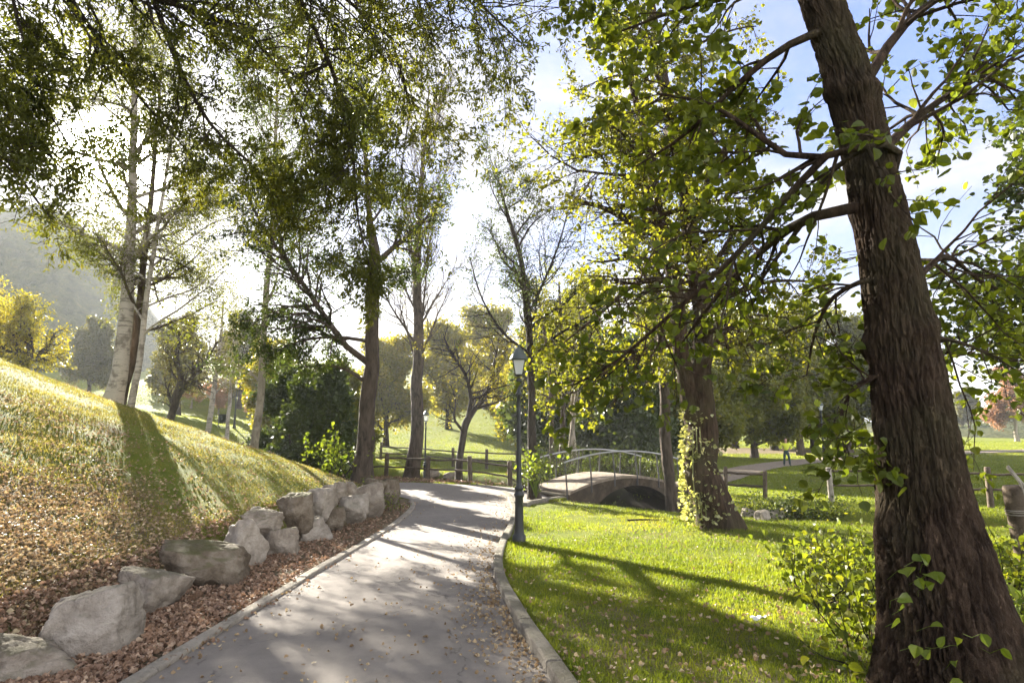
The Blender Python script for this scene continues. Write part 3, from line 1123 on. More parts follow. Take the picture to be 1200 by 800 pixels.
def lime_trunk(G_, tp, rng):
    """big furrowed trunk with root flare, collars and knots"""
    nr, nc = 820, 300
    fine = catmull(tp, nr)
    low = fine[0].copy()
    P, r = fine[:, :3], fine[:, 3]
    P = np.vstack([P[:1] - np.array([0, 0, 0.3]), P])
    r = np.concatenate([r[:1] * 1.02, r])
    nr += 1
    s = P[:, 2] - low[2]
    T = nrm(np.gradient(P, axis=0))
    U = nrm(np.cross(T, np.array([0, 1.0, 0])))
    V = np.cross(T, U)
    a = np.arange(nc) / nc * 2 * np.pi
    ca, sa = np.cos(a)[None], np.sin(a)[None]
    q = np.stack([ca * r[:, None] * 36, sa * r[:, None] * 36, np.repeat(s[:, None] * 6.5, nc, 1)], -1)
    warp = np.stack([fbm(q * 0.35 + 3, 2), fbm(q * 0.35 + 9, 2), fbm(q * 0.35 + 15, 2)], -1) - 0.5
    q = q + warp * 1.5
    n_a = 2 * fbm(q, 2) - 1
    q2 = q * np.array([1.5, 1.5, 2.4]) + 31
    n_b = 2 * fbm(q2, 2) - 1
    crack = np.exp(-(n_a / 0.13) ** 2)
    crack2 = np.exp(-(n_b / 0.10) ** 2)
    plate = np.clip(np.abs(n_a) * 2.2, 0, 1) ** 0.6
    fine_n = fbm(q * 3.3, 3)
    amp = 0.6 + 0.8 * smooth(0.3, 0.7, fbm(q * 0.08 + 5, 2))
    lumps = fbm(np.stack([ca * r[:, None] * 4, sa * r[:, None] * 4, np.repeat(s[:, None] * 1.3, nc, 1)], -1), 3) - 0.5
    fl = np.exp(-np.maximum(s, 0) / 0.38)[:, None]
    lob = 0.10 * np.cos(5 * a + 0.6)[None] + 0.06 * np.cos(8 * a + 2)[None]
    R_ = r[:, None] * (1 + fl * (0.24 + 1.1 * lob) + 0.16 * lumps)
    for z0, am, w, ph in ((2.45, 0.024, 0.08, 2.4), (3.35, 0.022, 0.07, 5.0), (4.25, 0.04, 0.08, 1.0), (1.0, 0.02, 0.10, 0.5)):
        R_ = R_ + am * np.exp(-((s[:, None] - z0 - 0.05 * np.cos(a + ph)[None]) / w) ** 2) * (0.55 + 0.45 * np.cos(a - ph)[None])
    # branch-scar knots
    for z0, a0, am in ((2.35, -0.15, 0.06), (1.15, 0.05, 0.06), (1.75, 0.12, 0.05), (2.9, 3.3, 0.05), (3.9, -2.0, 0.06)):
        da = np.angle(np.exp(1j * (a - a0)))[None]
        R_ = R_ + am * np.exp(-((s[:, None] - z0) / 0.09) ** 2 - (da / 0.26) ** 2)
    R_ = R_ + amp * (0.013 * (plate - 0.6) - 0.016 * crack - 0.010 * crack2) + 0.016 * (fine_n - 0.5)
    v = P[:, None] + U[:, None] * (ca * R_)[..., None] + V[:, None] * (sa * R_)[..., None]
    i = np.arange(nr - 1)[:, None] * nc
    k = np.arange(nc)[None]
    k2 = (k + 1) % nc
    G_.add(v, np.stack([i + k, i + k2, i + nc + k2, i + nc + k], -1).reshape(-1, 4))


# 1. big leaning lime tree close on the right
Yl = 4.15
lb = ground_at(1086, Yl / CF[1])
lt = np.array([lb] + [WY(*p, Yl) for p in ((1085, 600), (1057, 400), (1031, 250), (998, 110), (962, 0), (925, -110), (880, -240), (840, -380))] + [lb + np.array([-1.9, 0.2, 9.2])])
lr = np.array([80, 50, 40, 32, 28, 23, 20, 16, 12, 5]) * Yl / FPX * np.array([0.92, 0.96, 0.9, 0.92, 0.98, 1.05, 1.08, 1.1, 1.1, 1.0])
f0, f1 = 3.85, 4.0
lime_limbs = [
    (np.array([WY(1040, 222, 4.1), WY(1052, 172, 4.02), WY(1012, 172, 3.80), WY(965, 184, 3.82), WY(925, 183, 4.0), WY(880, 153, 4.2), WY(832, 122, 4.4), WY(770, 110, 4.7)]), 0.034, 0.010),
    (np.array([WY(968, 183, 3.82), WY(930, 222, 3.95), WY(880, 280, 4.15), WY(830, 330, 4.4), WY(775, 378, 4.6), WY(720, 425, 4.9), WY(670, 452, 5.2)]), 0.026, 0.008),
    (np.array([WY(1018, 240, 4.15), WY(990, 246, 4.12), WY(945, 257, 4.2), WY(905, 283, 4.5), WY(850, 335, 5.0), WY(800, 400, 5.5)]), 0.045, 0.010),
    (np.array([WY(975, 36, 4.15), WY(948, 42, 4.1), WY(905, 65, 4.2), WY(850, 112, 4.4), WY(800, 160, 4.7), WY(745, 195, 5.0)]), 0.034, 0.008),
    (np.array([WY(1015, 190, 4.2), WY(1035, 175, 4.25), WY(1085, 130, 4.5), WY(1140, 95, 4.8), WY(1210, 60, 5.2)]), 0.040, 0.010),
    (np.array([WY(996, 120, 4.2), WY(1012, 100, 4.25), WY(1060, 30, 4.5), WY(1130, -20, 4.9), WY(1230, -60, 5.3)]), 0.045, 0.010),
    (np.array([WY(1045, 345, 4.2), WY(1070, 330, 4.25), WY(1110, 300, 4.9), WY(1150, 330, 5.4), WY(1205, 350, 5.8)]), 0.030, 0.008),
    (np.array([WY(1058, 400, 4.2), WY(1085, 395, 4.25), WY(1120, 400, 5.0), WY(1160, 415, 5.6), WY(1200, 440, 6.0)]), 0.022, 0.006),
    (np.array([WY(1036, 328, 4.15), WY(1010, 330, 4.1), WY(975, 350, 4.3), WY(955, 390, 4.5), WY(945, 440, 4.6)]), 0.022, 0.006),
    (np.array([WY(1055, 436, 4.15), WY(1028, 440, 4.1), WY(1000, 455, 4.25), WY(985, 490, 4.3), WY(990, 530, 4.3)]), 0.016, 0.005),
    (np.array([WY(968, -24, 4.15), WY(955, -20, 4.1), WY(890, -10, 4.3), WY(800, 10, 4.6), WY(720, 40, 5.0)]), 0.036, 0.008),
    (np.array([WY(935, -80, 4.1), WY(860, -90, 4.6), WY(770, -70, 5.2), WY(690, -20, 5.8)]), 0.040, 0.010),
]
lime = tree('lime_tree', 'big leaning tree with thick furrowed brown trunk in the right foreground', 'tree', lt, lr, bark='bark_lime', leaf='leaf_lime',
            seed=11, limbs=lime_limbs, trunk_n=60, rough_trunk=lime_trunk, n_=0) if False else tree(
    'lime_tree', 'big leaning tree with thick furrowed brown trunk in the right foreground', 'tree', lt, lr, bark='bark_lime', leaf='leaf_lime',
    seed=11, limbs=lime_limbs, trunk_n=60, rough_trunk=lime_trunk,
    l1=dict(k=10, t0=0.62, a=(40, 80), l=(0.25, 0.4), len=7.0, n=10, wig=0.13, trop=0.0),
    l2=dict(k=11, t0=0.18, a=(30, 70), l=(0.28, 0.5), n=6, wig=0.16, trop=-0.03, min=0.45),
    l3=dict(k=6, t0=0.15, a=(25, 65), l=(0.35, 0.6), n=4, wig=0.2, trop=-0.05, min=0.16),
    leaf_n=1.7, leaf_size=0.075, tmpl=T_ROUND, clump=0.03, twig_min=0.0022, flat=0.55, keep=1.0)
# leafy sprouts on its trunk
rg = np.random.default_rng(5)
gs = Geo()
sp = []
for (px, py) in ((1080, 651), (1088, 660), (1070, 664), (1086, 672), (1076, 677), (1096, 669), (1086, 687), (1053, 700), (1060, 711), (1055, 728), (1090, 733),
                 (1075, 756), (1100, 758), (1084, 771), (1122, 756), (1120, 774), (1052, 668), (1150, 742), (1172, 760), (1130, 800)):
    sp.append(WY(px, py, 3.62 + rg.uniform(-0.05, 0.03)))
sp = np.array(sp)
leaves(gs, sp, 0.075, T_ROUND, rg, np.tile([[0, -0.5, 0.1]], (len(sp), 1)), 0.8, 0.35)
q = np.stack([np.stack([sp[k] * (1 - t) + (sp[k] + np.array([rg.uniform(-.03, .03), 0.12, rg.uniform(-0.09, -0.03)])) * t for t in (0, 0.5, 1)]) for k in range(len(sp))])
v, f = tubes(q, np.full((len(sp), 3), 0.0018), 4)
gs.add(v, f, 0.3)
so = gs.build('foliage', M['leaf_fresh'], lime, lb)
so['label'] = 'pale green leafy sprouts on the lower trunk'

# 2. twin-stemmed tree beyond the lawn
mt, mr = ptrunk(838, [(826, 560), (820, 490), (822, 420), (817, 340), (803, 220), (786, 130), (770, 50), (758, -60), (750, -180)], 13.0, [56, 50, 44, 32, 28, 24, 19, 15, 9, 4])
tree('twin_stemmed_tree', 'rough twin-stemmed tree with ivy on its trunk, between lawn and creek', 'tree', mt, mr, bark='bark_lime', leaf='leaf_olive', seed=21,
     stems=[(np.array([WY(813, 495, 13.0), WY(803, 440, 12.9), WY(796, 395, 12.8), WY(793, 345, 12.7), WY(775, 270, 12.6), WY(760, 180, 12.5), WY(730, 60, 12.4)]), 0.20, 0.05)],
     limbs=[(np.array([WY(795, 360, 12.7), WY(765, 222, 12.2), WY(722, 206, 12.0), WY(665, 196, 12.0), WY(622, 160, 12.0)]), 0.06, 0.012),
            (np.array([WY(820, 395, 12.8), WY(838, 386, 12.4), WY(853, 400, 12.1), WY(885, 404, 11.8), WY(925, 398, 11.6)]), 0.07, 0.02),
            (np.array([WY(797, 400, 12.7), WY(770, 408, 12.3), WY(742, 420, 12.0), WY(700, 440, 11.8), WY(650, 450, 11.6)]), 0.07, 0.015),
            (np.array([WY(818, 380, 13.0), WY(850, 350, 13.2), WY(900, 330, 13.5), WY(960, 330, 13.8)]), 0.08, 0.02),
            (np.array([WY(800, 330, 12.7), WY(750, 330, 12.2), WY(700, 370, 12), WY(650, 410, 11.9)]), 0.07, 0.015),
            (np.array([WY(815, 440, 13.0), WY(840, 400, 13.4), WY(880, 370, 14), WY(940, 375, 14.5)]), 0.06, 0.02)],
     l1=dict(k=26, t0=0.30, a=(45, 85), l=(0.22, 0.36), len=11.0, n=9, wig=0.14, trop=0.0),
     l2=dict(k=8, t0=0.2, a=(30, 70), l=(0.3, 0.5), n=6, wig=0.18, trop=-0.04, min=0.5),
     l3=dict(k=6, t0=0.1, a=(25, 70), l=(0.35, 0.65), n=4, wig=0.2, trop=-0.06, min=0.25),
     leaf_n=3.8, leaf_size=0.085, tmpl=T_ROUND, clump=0.06, sides=72, flare=1.22, keep=0.40)

# ivy climbing its trunk
rg = np.random.default_rng(9)
gi = Geo()
ip, idr = [], []
for _ in range(800):
    py = rg.uniform(478, 612)
    c = np.array([np.interp(py, [478, 560, 612], [819, 826, 836]), py])
    w = np.interp(py, [478, 560, 612], [18, 22, 30])
    a = rg.normal(-1.1, 0.75)
    if rg.random() > np.interp(py, [478, 500, 520, 550, 600, 612], [0.5, 0.25, 0.6, 0.8, 0.9, 0.6]):
        continue
    rad = w / FPX * 13 * rg.uniform(0.95, 1.25)
    o_ = WY(c[0], c[1], 13.0)
    ip.append(o_ + rad * np.array([math.sin(a), -math.cos(a) * 0.9, 0]))
    idr.append([math.sin(a), -math.cos(a), 0.2])
ip = np.array(ip)
leaves(gi, ip, 0.085, T_ROUND, rg, np.array(idr), 0.7, 0.3)
st = np.array([[WY(818 + k * 5, 610, 12.6), WY(812 + k * 6, 560, 12.65), WY(812 + k * 4, 500, 12.7)] for k in range(3)])
v, f = tubes(st, np.full((3, 3), 0.012), 5)
gi.add(v, f, 0.0)
tag(gi.build('ivy', M['leaf_ivy'], None, G(822, 614)), 'pale ivy climbing the left side of the twin-stemmed trunk', 'ivy')

# 3. slim tree at the right end of the bridge
t3, r3 = ptrunk(784, [(782, 540), (778, 470), (774, 400), (770, 320), (764, 240), (758, 160)], 18.9, [20, 17, 15, 13, 11, 8, 4])
tree('slim_tree', 'slim straight brown trunk standing at the right end of the footbridge', 'tree', t3, r3, bark='bark_grey', leaf='leaf_olive', seed=31, sides=40,
     l1=dict(k=24, t0=0.38, a=(40, 80), l=(0.2, 0.32), len=10.0, n=7, wig=0.14, trop=0.0),
     l2=dict(k=6, t0=0.2, a=(30, 70), l=(0.3, 0.5), n=5, wig=0.2, min=0.4), l3=dict(k=5, t0=0.1, a=(25, 70), l=(0.35, 0.6), n=4, wig=0.2, min=0.25),
     leaf_n=3, leaf_size=0.11, tmpl=T_ROUND, keep=0.6)

# 4. tree behind the lamp with fine half-bare crown
t4, r4 = ptrunk(626, [(625, 540), (623, 470), (620, 400), (616, 340), (605, 285), (590, 235), (580, 190)], 18.9, [18, 15, 13, 12, 10, 8, 5, 2])
tree('half_bare_tree', 'slender dark-limbed half-bare tree just behind the tall lamp post', 'tree', t4, r4, bark='bark_dark', leaf='leaf_dark', seed=41, sides=14, flare=1.4,
     limbs=[(np.array([WY(621, 420, 18.9), WY(650, 395, 18.5), WY(690, 370, 18.2), WY(730, 345, 18.0)]), 0.05, 0.015),
            (np.array([WY(622, 415, 18.9), WY(590, 390, 18.7), WY(565, 350, 18.5), WY(550, 300, 18.4)]), 0.05, 0.012),
            (np.array([WY(619, 370, 18.9), WY(650, 300, 19.2), WY(665, 250, 19.4), WY(675, 210, 19.5)]), 0.05, 0.012)],
     l1=dict(k=18, t0=0.42, a=(30, 65), l=(0.25, 0.42), len=8.5, n=8, wig=0.12, trop=0.05),
     l2=dict(k=9, t0=0.15, a=(25, 65), l=(0.3, 0.5), n=6, wig=0.16, trop=0.02, min=0.4), l3=dict(k=9, t0=0.1, a=(25, 65), l=(0.4, 0.7), n=4, wig=0.2, min=0.25),
     leaf_n=1.3, leaf_size=0.08, tmpl=T_OVAL, keep=0.7, twig_min=0.005)
# leafy shoots round the foot of that trunk
rg = np.random.default_rng(77)
b4 = ground_at(627, 18.6 / CF[1])
gl = Geo()
P = b4 + np.array([0, -0.15, 1.05]) + rg.normal(size=(170, 3)) * np.array([0.27, 0.2, 0.24])
leaves(gl, P, 0.12, T_ROUND, rg, None, 1.0, 0.5)
S = np.stack([np.stack([b4 + np.array([0, -0.12, 0.1]), (b4 + P[k]) / 2 + np.array([0, -0.1, 0.2]), P[k]]) for k in range(14)])
v, f = tubes(S, np.full((14, 3), 0.008), 4)
gl.add(v, f, 0.2)
tag(gl.build('leafy_shoots', M['leaf_fresh'], None, b4), 'fresh green shoots hugging the trunk just behind the lamp post', 'shrub')

# 5. thicket of pale stems at the left end of the bridge
for k, (bx, tx, w, lab) in enumerate(((648, 646, 9, 'leftmost of the slim grey stems behind the left end of the bridge'), (657, 661, 10, 'straight dark slim stem behind the bridge railing'),
                                      (664, 676, 8, 'slim pale stem leaning right behind the bridge railing'), (671, 672, 9, 'rightmost slim grey stem of the thicket behind the bridge'))):
    tt, rr = ptrunk(bx, [((bx + tx) / 2, 510), (tx, 460), (tx + (k - 1.5) * 4, 400), (tx + (k - 1.5) * 12, 330)], 27.5 + 0.5 * k, [w, w * 0.9, w * 0.75, w * 0.6, w * 0.3])
    tree('slim_stemmed_tree', lab, 'tree', tt, rr, bark='bark_pale' if k in (2, 3) else 'bark_grey', leaf='leaf_olive', seed=50 + k, sides=10,
         l1=dict(k=14, t0=0.35, a=(30, 75), l=(0.2, 0.4), len=7.0, n=6, wig=0.15, trop=0.03), l2=dict(k=6, t0=0.2, a=(30, 70), l=(0.35, 0.6), n=4, wig=0.2, min=0.4),
         leaf_n=9, leaf_size=0.14, tmpl=T_OVAL, keep=0.8, clump=0.2, group='slim stems by the footbridge')

# 6. small forked tree by the fence
t6, r6 = ptrunk(538, [(541, 520), (545, 497), (556, 480), (570, 462), (578, 430), (585, 395)], 26.0, [13, 11, 12, 9, 8, 5, 2])
tree('forked_tree', 'small crooked forked tree with thin yellow leaves beside the fence', 'tree', t6, r6, bark='bark_dark', leaf='leaf_gold', seed=61, sides=12, flare=1.3,
     limbs=[(np.array([WY(545, 500, 26), WY(552, 470, 26), WY(546, 440, 25.8), WY(530, 415, 25.6), WY(520, 395, 25.5)]), 0.12, 0.03),
            (np.array([WY(543, 505, 26), WY(532, 490, 25.6), WY(534, 470, 25.4), WY(528, 450, 25.3)]), 0.07, 0.02),
            (np.array([WY(557, 479, 26), WY(585, 470, 26.3), WY(610, 455, 26.6)]), 0.07, 0.02)],
     l1=dict(k=10, t0=0.45, a=(30, 70), l=(0.3, 0.5), len=5.5, n=7, wig=0.18, trop=0.06), l2=dict(k=8, t0=0.2, a=(30, 70), l=(0.35, 0.6), n=5, wig=0.2, trop=0.03, min=0.4),
     l3=dict(k=5, t0=0.1, a=(30, 70), l=(0.4, 0.6), n=4, wig=0.2, min=0.25), leaf_n=2.2, leaf_size=0.09, keep=0.55, twig_min=0.008)

# 7. tall bare poplar
t7, r7 = ptrunk(484, [(487, 500), (489, 400), (490, 300), (493, 220), (500, 150), (503, 100)], 27.5, [24, 20, 16, 12, 8, 4, 1.5])
tree('poplar_tree', 'tall straight nearly bare poplar with upswept twigs behind the fence', 'tree', t7, r7, bark='bark_grey', leaf='leaf_gold', seed=71, sides=40, flare=1.2,
     l1=dict(k=34, t0=0.26, a=(18, 38), l=(0.25, 0.42), len=16.0, n=9, wig=0.05, trop=0.05, rr=0.26), l2=dict(k=8, t0=0.15, a=(15, 40), l=(0.25, 0.45), n=6, wig=0.08, trop=0.06, min=0.5),
     l3=dict(k=4, t0=0.1, a=(15, 45), l=(0.4, 0.6), n=4, wig=0.1, trop=0.05, min=0.3), leaf_n=0.25, leaf_size=0.09, keep=0.5, twig_min=0.007)

# 8. stout dark tree at the end of the boulder wall
t8, r8 = ptrunk(430, [(430, 520), (433, 450), (436, 380), (438, 312), (433, 250), (428, 180), (424, 110)], 17.0, [28, 26, 23, 20, 19, 9, 6, 2])
tree('stout_tree', 'stout grey-trunked tree at the far end of the boulder wall', 'tree', t8, r8, bark='bark_grey', leaf='leaf_dark', seed=81, sides=60, flare=1.35,
     limbs=[(np.array([WY(431, 425, 17), WY(405, 405, 16.6), WY(380, 370, 16.2), WY(345, 318, 15.8), WY(310, 270, 15.5), WY(280, 210, 15.2)]), 0.10, 0.02),
            (np.array([WY(438, 312, 17), WY(452, 298, 17), WY(475, 278, 17), WY(500, 255, 17), WY(520, 225, 17)]), 0.09, 0.02),
            (np.array([WY(436, 330, 17), WY(420, 318, 17), WY(400, 306, 16.8), WY(380, 298, 16.5)]), 0.05, 0.015),
            (np.array([WY(437, 342, 17), WY(455, 325, 17.2), WY(480, 318, 17.4)]), 0.05, 0.012),
            (np.array([WY(429, 448, 17), WY(410, 435, 16.7), WY(385, 428, 16.4), WY(350, 430, 16)]), 0.06, 0.015),
            (np.array([WY(432, 400, 17), WY(395, 395, 16.4), WY(350, 400, 16), WY(310, 420, 15.7)]), 0.06, 0.015),
            (np.array([WY(405, 405, 16.6), WY(360, 380, 16.5), WY(320, 370, 16.4), WY(285, 385, 16.3)]), 0.05, 0.012),
            (np.array([WY(345, 318, 15.8), WY(330, 290, 15.6), WY(325, 240, 15.4), WY(340, 190, 15.2)]), 0.05, 0.012)],
     l1=dict(k=6, t0=0.62, a=(25, 50), l=(0.25, 0.4), len=8.0, n=8, wig=0.12, trop=0.06),
     l2=dict(k=11, t0=0.2, a=(30, 70), l=(0.25, 0.45), n=6, wig=0.17, trop=0.02, min=0.5), l3=dict(k=7, t0=0.1, a=(25, 70), l=(0.4, 0.65), n=4, wig=0.2, min=0.25),
     leaf_n=5.0, leaf_size=0.085, keep=0.8, clump=0.06, twig_min=0.004)

# 9. pale-trunked tree on the crest of the bank
t9, r9 = ptrunk(304, [(306, 470), (309, 400), (312, 345), (318, 270), (322, 190), (325, 100), (326, 30)], 19.8, [13, 12, 10, 10, 8, 7, 4, 2])
tree('pale_trunked_tree', 'tall tree with smooth pale trunk on the crest of the bank', 'tree', t9, r9, bark='bark_pale', leaf='leaf_dark', seed=91, sides=14, flare=1.3,
     limbs=[(np.array([WY(311, 360, 19.8), WY(322, 335, 19.6), WY(330, 300, 19.5)]), 0.05, 0.02), (np.array([WY(307, 450, 19.8), WY(285, 430, 19.5), WY(255, 425, 19.2)]), 0.04, 0.012),
            (np.array([WY(308, 440, 19.8), WY(330, 420, 19.5), WY(350, 415, 19.2)]), 0.04, 0.012)],
     l1=dict(k=24, t0=0.42, a=(35, 75), l=(0.2, 0.34), len=13.0, n=8, wig=0.12, trop=0.03), l2=dict(k=7, t0=0.2, a=(30, 70), l=(0.3, 0.5), n=5, wig=0.18, min=0.45),
     l3=dict(k=5, t0=0.1, a=(25, 70), l=(0.4, 0.65), n=4, wig=0.2, min=0.25), leaf_n=4.5, leaf_size=0.095, keep=0.62, twig_min=0.005)

# 10. birches on the left
for k, (bx, pts, Y, w, lab, nb) in enumerate((
        (134, [(140, 430), (146, 380), (150, 320), (154, 250), (157, 170), (158, 80), (158, 0), (158, -70)], 19.5, [30, 24, 22, 19, 15, 12, 8, 5, 2], 'thick rough birch trunk, stoutest of the pale trunks on the bank', 34),
        (149, [(152, 430), (160, 380), (166, 320), (176, 240), (184, 150), (190, 60)], 19.9, [15, 13, 12, 10, 8, 6, 3], 'dark-barked birch pressed behind the stoutest birch trunk', 18),
        (158, [(161, 440), (166, 400), (172, 340), (186, 260), (200, 170), (212, 90)], 19.2, [12, 10, 9, 8, 6, 4, 2], 'slender speckled birch just right of the stoutest birch', 18))):
    tt, rr = ptrunk(bx, pts, Y, w)
    tree('birch_tree', lab, 'tree', tt, rr, bark='bark_grey' if k == 1 else 'bark_birch', leaf='leaf_ash', seed=101 + k, sides=18, flare=1.35,
         l1=dict(k=nb, t0=0.22, a=(35, 75), l=(0.18, 0.36), len=15.0, n=8, wig=0.12, trop=0.0), l2=dict(k=7, t0=0.2, a=(30, 70), l=(0.3, 0.5), n=6, wig=0.16, trop=-0.06, min=0.5),
         l3=dict(k=5, t0=0.1, a=(25, 70), l=(0.4, 0.7), n=4, wig=0.2, trop=-0.08, min=0.3), leaf_n=4.6, leaf_size=0.08, keep=0.8, twig_min=0.004, clump=0.14)

# 11. leaning dark tree behind the bank
t11, r11 = ptrunk(197, [(205, 470), (213, 445), (208, 420), (210, 390)], 27.0, [13, 12, 10, 7, 3])
tree('leaning_tree', 'dark leaning forked tree with sparse dull leaves behind the bank crest', 'tree', t11, r11, bark='bark_dark', leaf='leaf_far', seed=111, sides=10,
     limbs=[(np.array([WY(206, 468, 27), WY(222, 445, 27), WY(240, 425, 27), WY(255, 400, 27)]), 0.14, 0.03)],
     l1=dict(k=9, t0=0.4, a=(30, 70), l=(0.35, 0.55), len=5.5, n=7, wig=0.18, trop=0.05), l2=dict(k=9, t0=0.2, a=(30, 70), l=(0.35, 0.6), n=5, wig=0.2, min=0.5),
     l3=dict(k=6, t0=0.1, a=(30, 70), l=(0.4, 0.6), n=4, wig=0.2, min=0.25), leaf_n=1.8, leaf_size=0.09, keep=0.6, twig_min=0.008)

# 12. small birches beyond the bank
t12, r12 = ptrunk(246, [(249, 470), (253, 440), (258, 400), (262, 350)], 34.0, [9, 8, 7, 5, 2])
sb = tree('young_birch', 'small white-stemmed birch near the distant lamp and bin', 'tree', t12, r12, bark='bark_birch', leaf='leaf_far', seed=121, sides=10,
          l1=dict(k=16, t0=0.4, a=(30, 70), l=(0.2, 0.35), len=7.5, n=6, wig=0.14, trop=0.02), l2=dict(k=8, t0=0.2, a=(30, 70), l=(0.35, 0.6), n=5, wig=0.2, min=0.4),
          leaf_n=7, leaf_size=0.11, keep=0.6, clump=0.2, twig_min=0.008)
copy_tree(sb, ground_at(273, 39), 1.9, 0.8, 'thinnest pale birch, standing behind the bin on the far grass')

# 13. gnarled golden trees on the far left
t13, r13 = ptrunk(26, [(30, 425), (36, 412), (30, 395), (22, 375)], 24.5, [15, 14, 11, 8, 3])
gn = tree('gnarled_tree', 'gnarled low tree with golden leaves at the left edge', 'tree', t13, r13, bark='bark_dark', leaf='leaf_gold', seed=131, sides=10,
          limbs=[(np.array([WY(31, 423, 24.5), WY(46, 414, 24.4), WY(58, 404, 24.2), WY(64, 390, 24.1)]), 0.13, 0.04),
                 (np.array([WY(33, 418, 24.5), WY(20, 408, 24.2), WY(18, 392, 24.0), WY(26, 380, 23.9)]), 0.11, 0.04)],
          l1=dict(k=10, t0=0.4, a=(35, 80), l=(0.35, 0.6), len=5.0, n=7, wig=0.2, trop=0.05), l2=dict(k=10, t0=0.2, a=(30, 70), l=(0.35, 0.6), n=5, wig=0.2, min=0.5),
          l3=dict(k=6, t0=0.1, a=(30, 70), l=(0.4, 0.6), n=4, wig=0.2, min=0.25), leaf_n=3.5, leaf_size=0.11, keep=0.7, twig_min=0.008)
copy_tree(gn, ground_at(-45, 27), 2.2, 1.25, 'golden tree cut off by the left edge, tallest of the yellow crowns there')

# 14. ash boughs overhead: the trunk stands outside the picture on the left
at_b = np.array([-8.4, 4.6, hz(-8.4, 4.6)])
at_t = np.array([at_b, at_b + [0.2, 0.1, 2.5], at_b + [0.5, 0.3, 5.0], at_b + [0.6, 0.4, 7.5], at_b + [0.8, 0.6, 10.0]])
top = at_b + np.array([0.45, 0.28, 4.6])
ash_limbs = [
    (np.array([top, WY(-120, -90, 6.0), WY(60, -40, 6.6), WY(180, 0, 7.2), WY(262, 22, 7.6), WY(318, 62, 8.0), WY(356, 140, 8.4), WY(372, 210, 8.6)]), 0.075, 0.008),
    (np.array([top + [0, 0, .3], WY(-60, -160, 6.2), WY(150, -110, 6.8), WY(330, -40, 7.4), WY(440, 20, 8.0), WY(480, 110, 8.5), WY(470, 200, 8.8)]), 0.075, 0.008),
    (np.array([top + [0, 0, .5], WY(0, -220, 6.2), WY(260, -160, 6.8), WY(450, -70, 7.4), WY(560, 0, 7.8), WY(610, 50, 8.2)]), 0.10, 0.012),
    (np.array([top, WY(-160, 0, 5.6), WY(-60, 60, 6.2), WY(20, 100, 6.8), WY(70, 150, 7.4), WY(100, 215, 7.8)]), 0.045, 0.006),
    (np.array([top, WY(-150, 60, 5.4), WY(-80, 120, 5.8), WY(-20, 170, 6.2), WY(30, 215, 6.6)]), 0.06, 0.01),
    (np.array([WY(60, -40, 6.6), WY(110, 40, 7.0), WY(160, 110, 7.6), WY(205, 160, 8.2), WY(240, 205, 8.7)]), 0.032, 0.006),
    (np.array([WY(180, 0, 7.2), WY(215, 90, 7.6), WY(250, 150, 8.0), WY(300, 200, 8.4), WY(330, 260, 8.8)]), 0.04, 0.008),
    (np.array([WY(0, -80, 6.4), WY(20, 20, 6.6), WY(40, 80, 6.8), WY(55, 130, 7.0)]), 0.03, 0.006),
    (np.array([WY(20, 100, 6.8), WY(50, 170, 7.4), WY(90, 215, 8.0)]), 0.03, 0.006),
    (np.array([WY(-60, 60, 6.2), WY(-10, 160, 6.6), WY(40, 230, 7.0), WY(70, 270, 7.4)]), 0.03, 0.006),
    (np.array([WY(330, -40, 7.4), WY(380, 60, 7.8), WY(410, 150, 8.2), WY(420, 260, 8.6), WY(440, 330, 8.9)]), 0.04, 0.008),
]
tree('ash_tree', 'overhanging boughs of narrow dark leaves filling the top left', 'tree', at_t, [0.34, 0.28, 0.24, 0.16, 0.06], bark='bark_dark', leaf='leaf_ash', seed=141,
     limbs=ash_limbs, l1=dict(k=5, t0=0.6, a=(30, 60), l=(0.3, 0.4), len=9.0, n=10, wig=0.12, trop=0.02),
     l2=dict(k=12, t0=0.22, a=(30, 70), l=(0.16, 0.32), n=6, wig=0.16, trop=-0.01, min=0.6), l3=dict(k=8, t0=0.1, a=(30, 80), l=(0.4, 0.7), n=5, wig=0.2, trop=-0.03, min=0.3),
     leaf_n=8.5, leaf_size=0.08, tmpl=T_LANCE, clump=0.035, twig_min=0.0025, flat=0.45, keep=0.85, droop=0.3)

# 15. leafy tree just outside the picture on the right, its crown reaching in
t15 = vtrunk(1345, 11.0, 9.0, (-0.6, 0.2))
tree('maple_tree', 'dark green crown reaching in from the right edge', 'tree', t15, [0.2, 0.17, 0.14, 0.1, 0.03], bark='bark_grey', leaf='leaf_dark', seed=151,
     limbs=[(np.array([t15[1], WY(1260, 400, 11), WY(1190, 360, 11), WY(1130, 370, 11)]), 0.06, 0.012), (np.array([t15[2], WY(1260, 330, 10.8), WY(1190, 300, 10.6), WY(1150, 330, 10.5)]), 0.06, 0.012)],
     l1=dict(k=16, t0=0.3, a=(45, 85), l=(0.25, 0.4), len=9.0, n=8, wig=0.14, trop=0.02), l2=dict(k=8, t0=0.2, a=(30, 70), l=(0.3, 0.5), n=5, wig=0.18, min=0.45),
     l3=dict(k=5, t0=0.1, a=(30, 70), l=(0.4, 0.6), n=4, wig=0.2, min=0.25), leaf_n=3.4, leaf_size=0.11, tmpl=T_ROUND, keep=0.7)

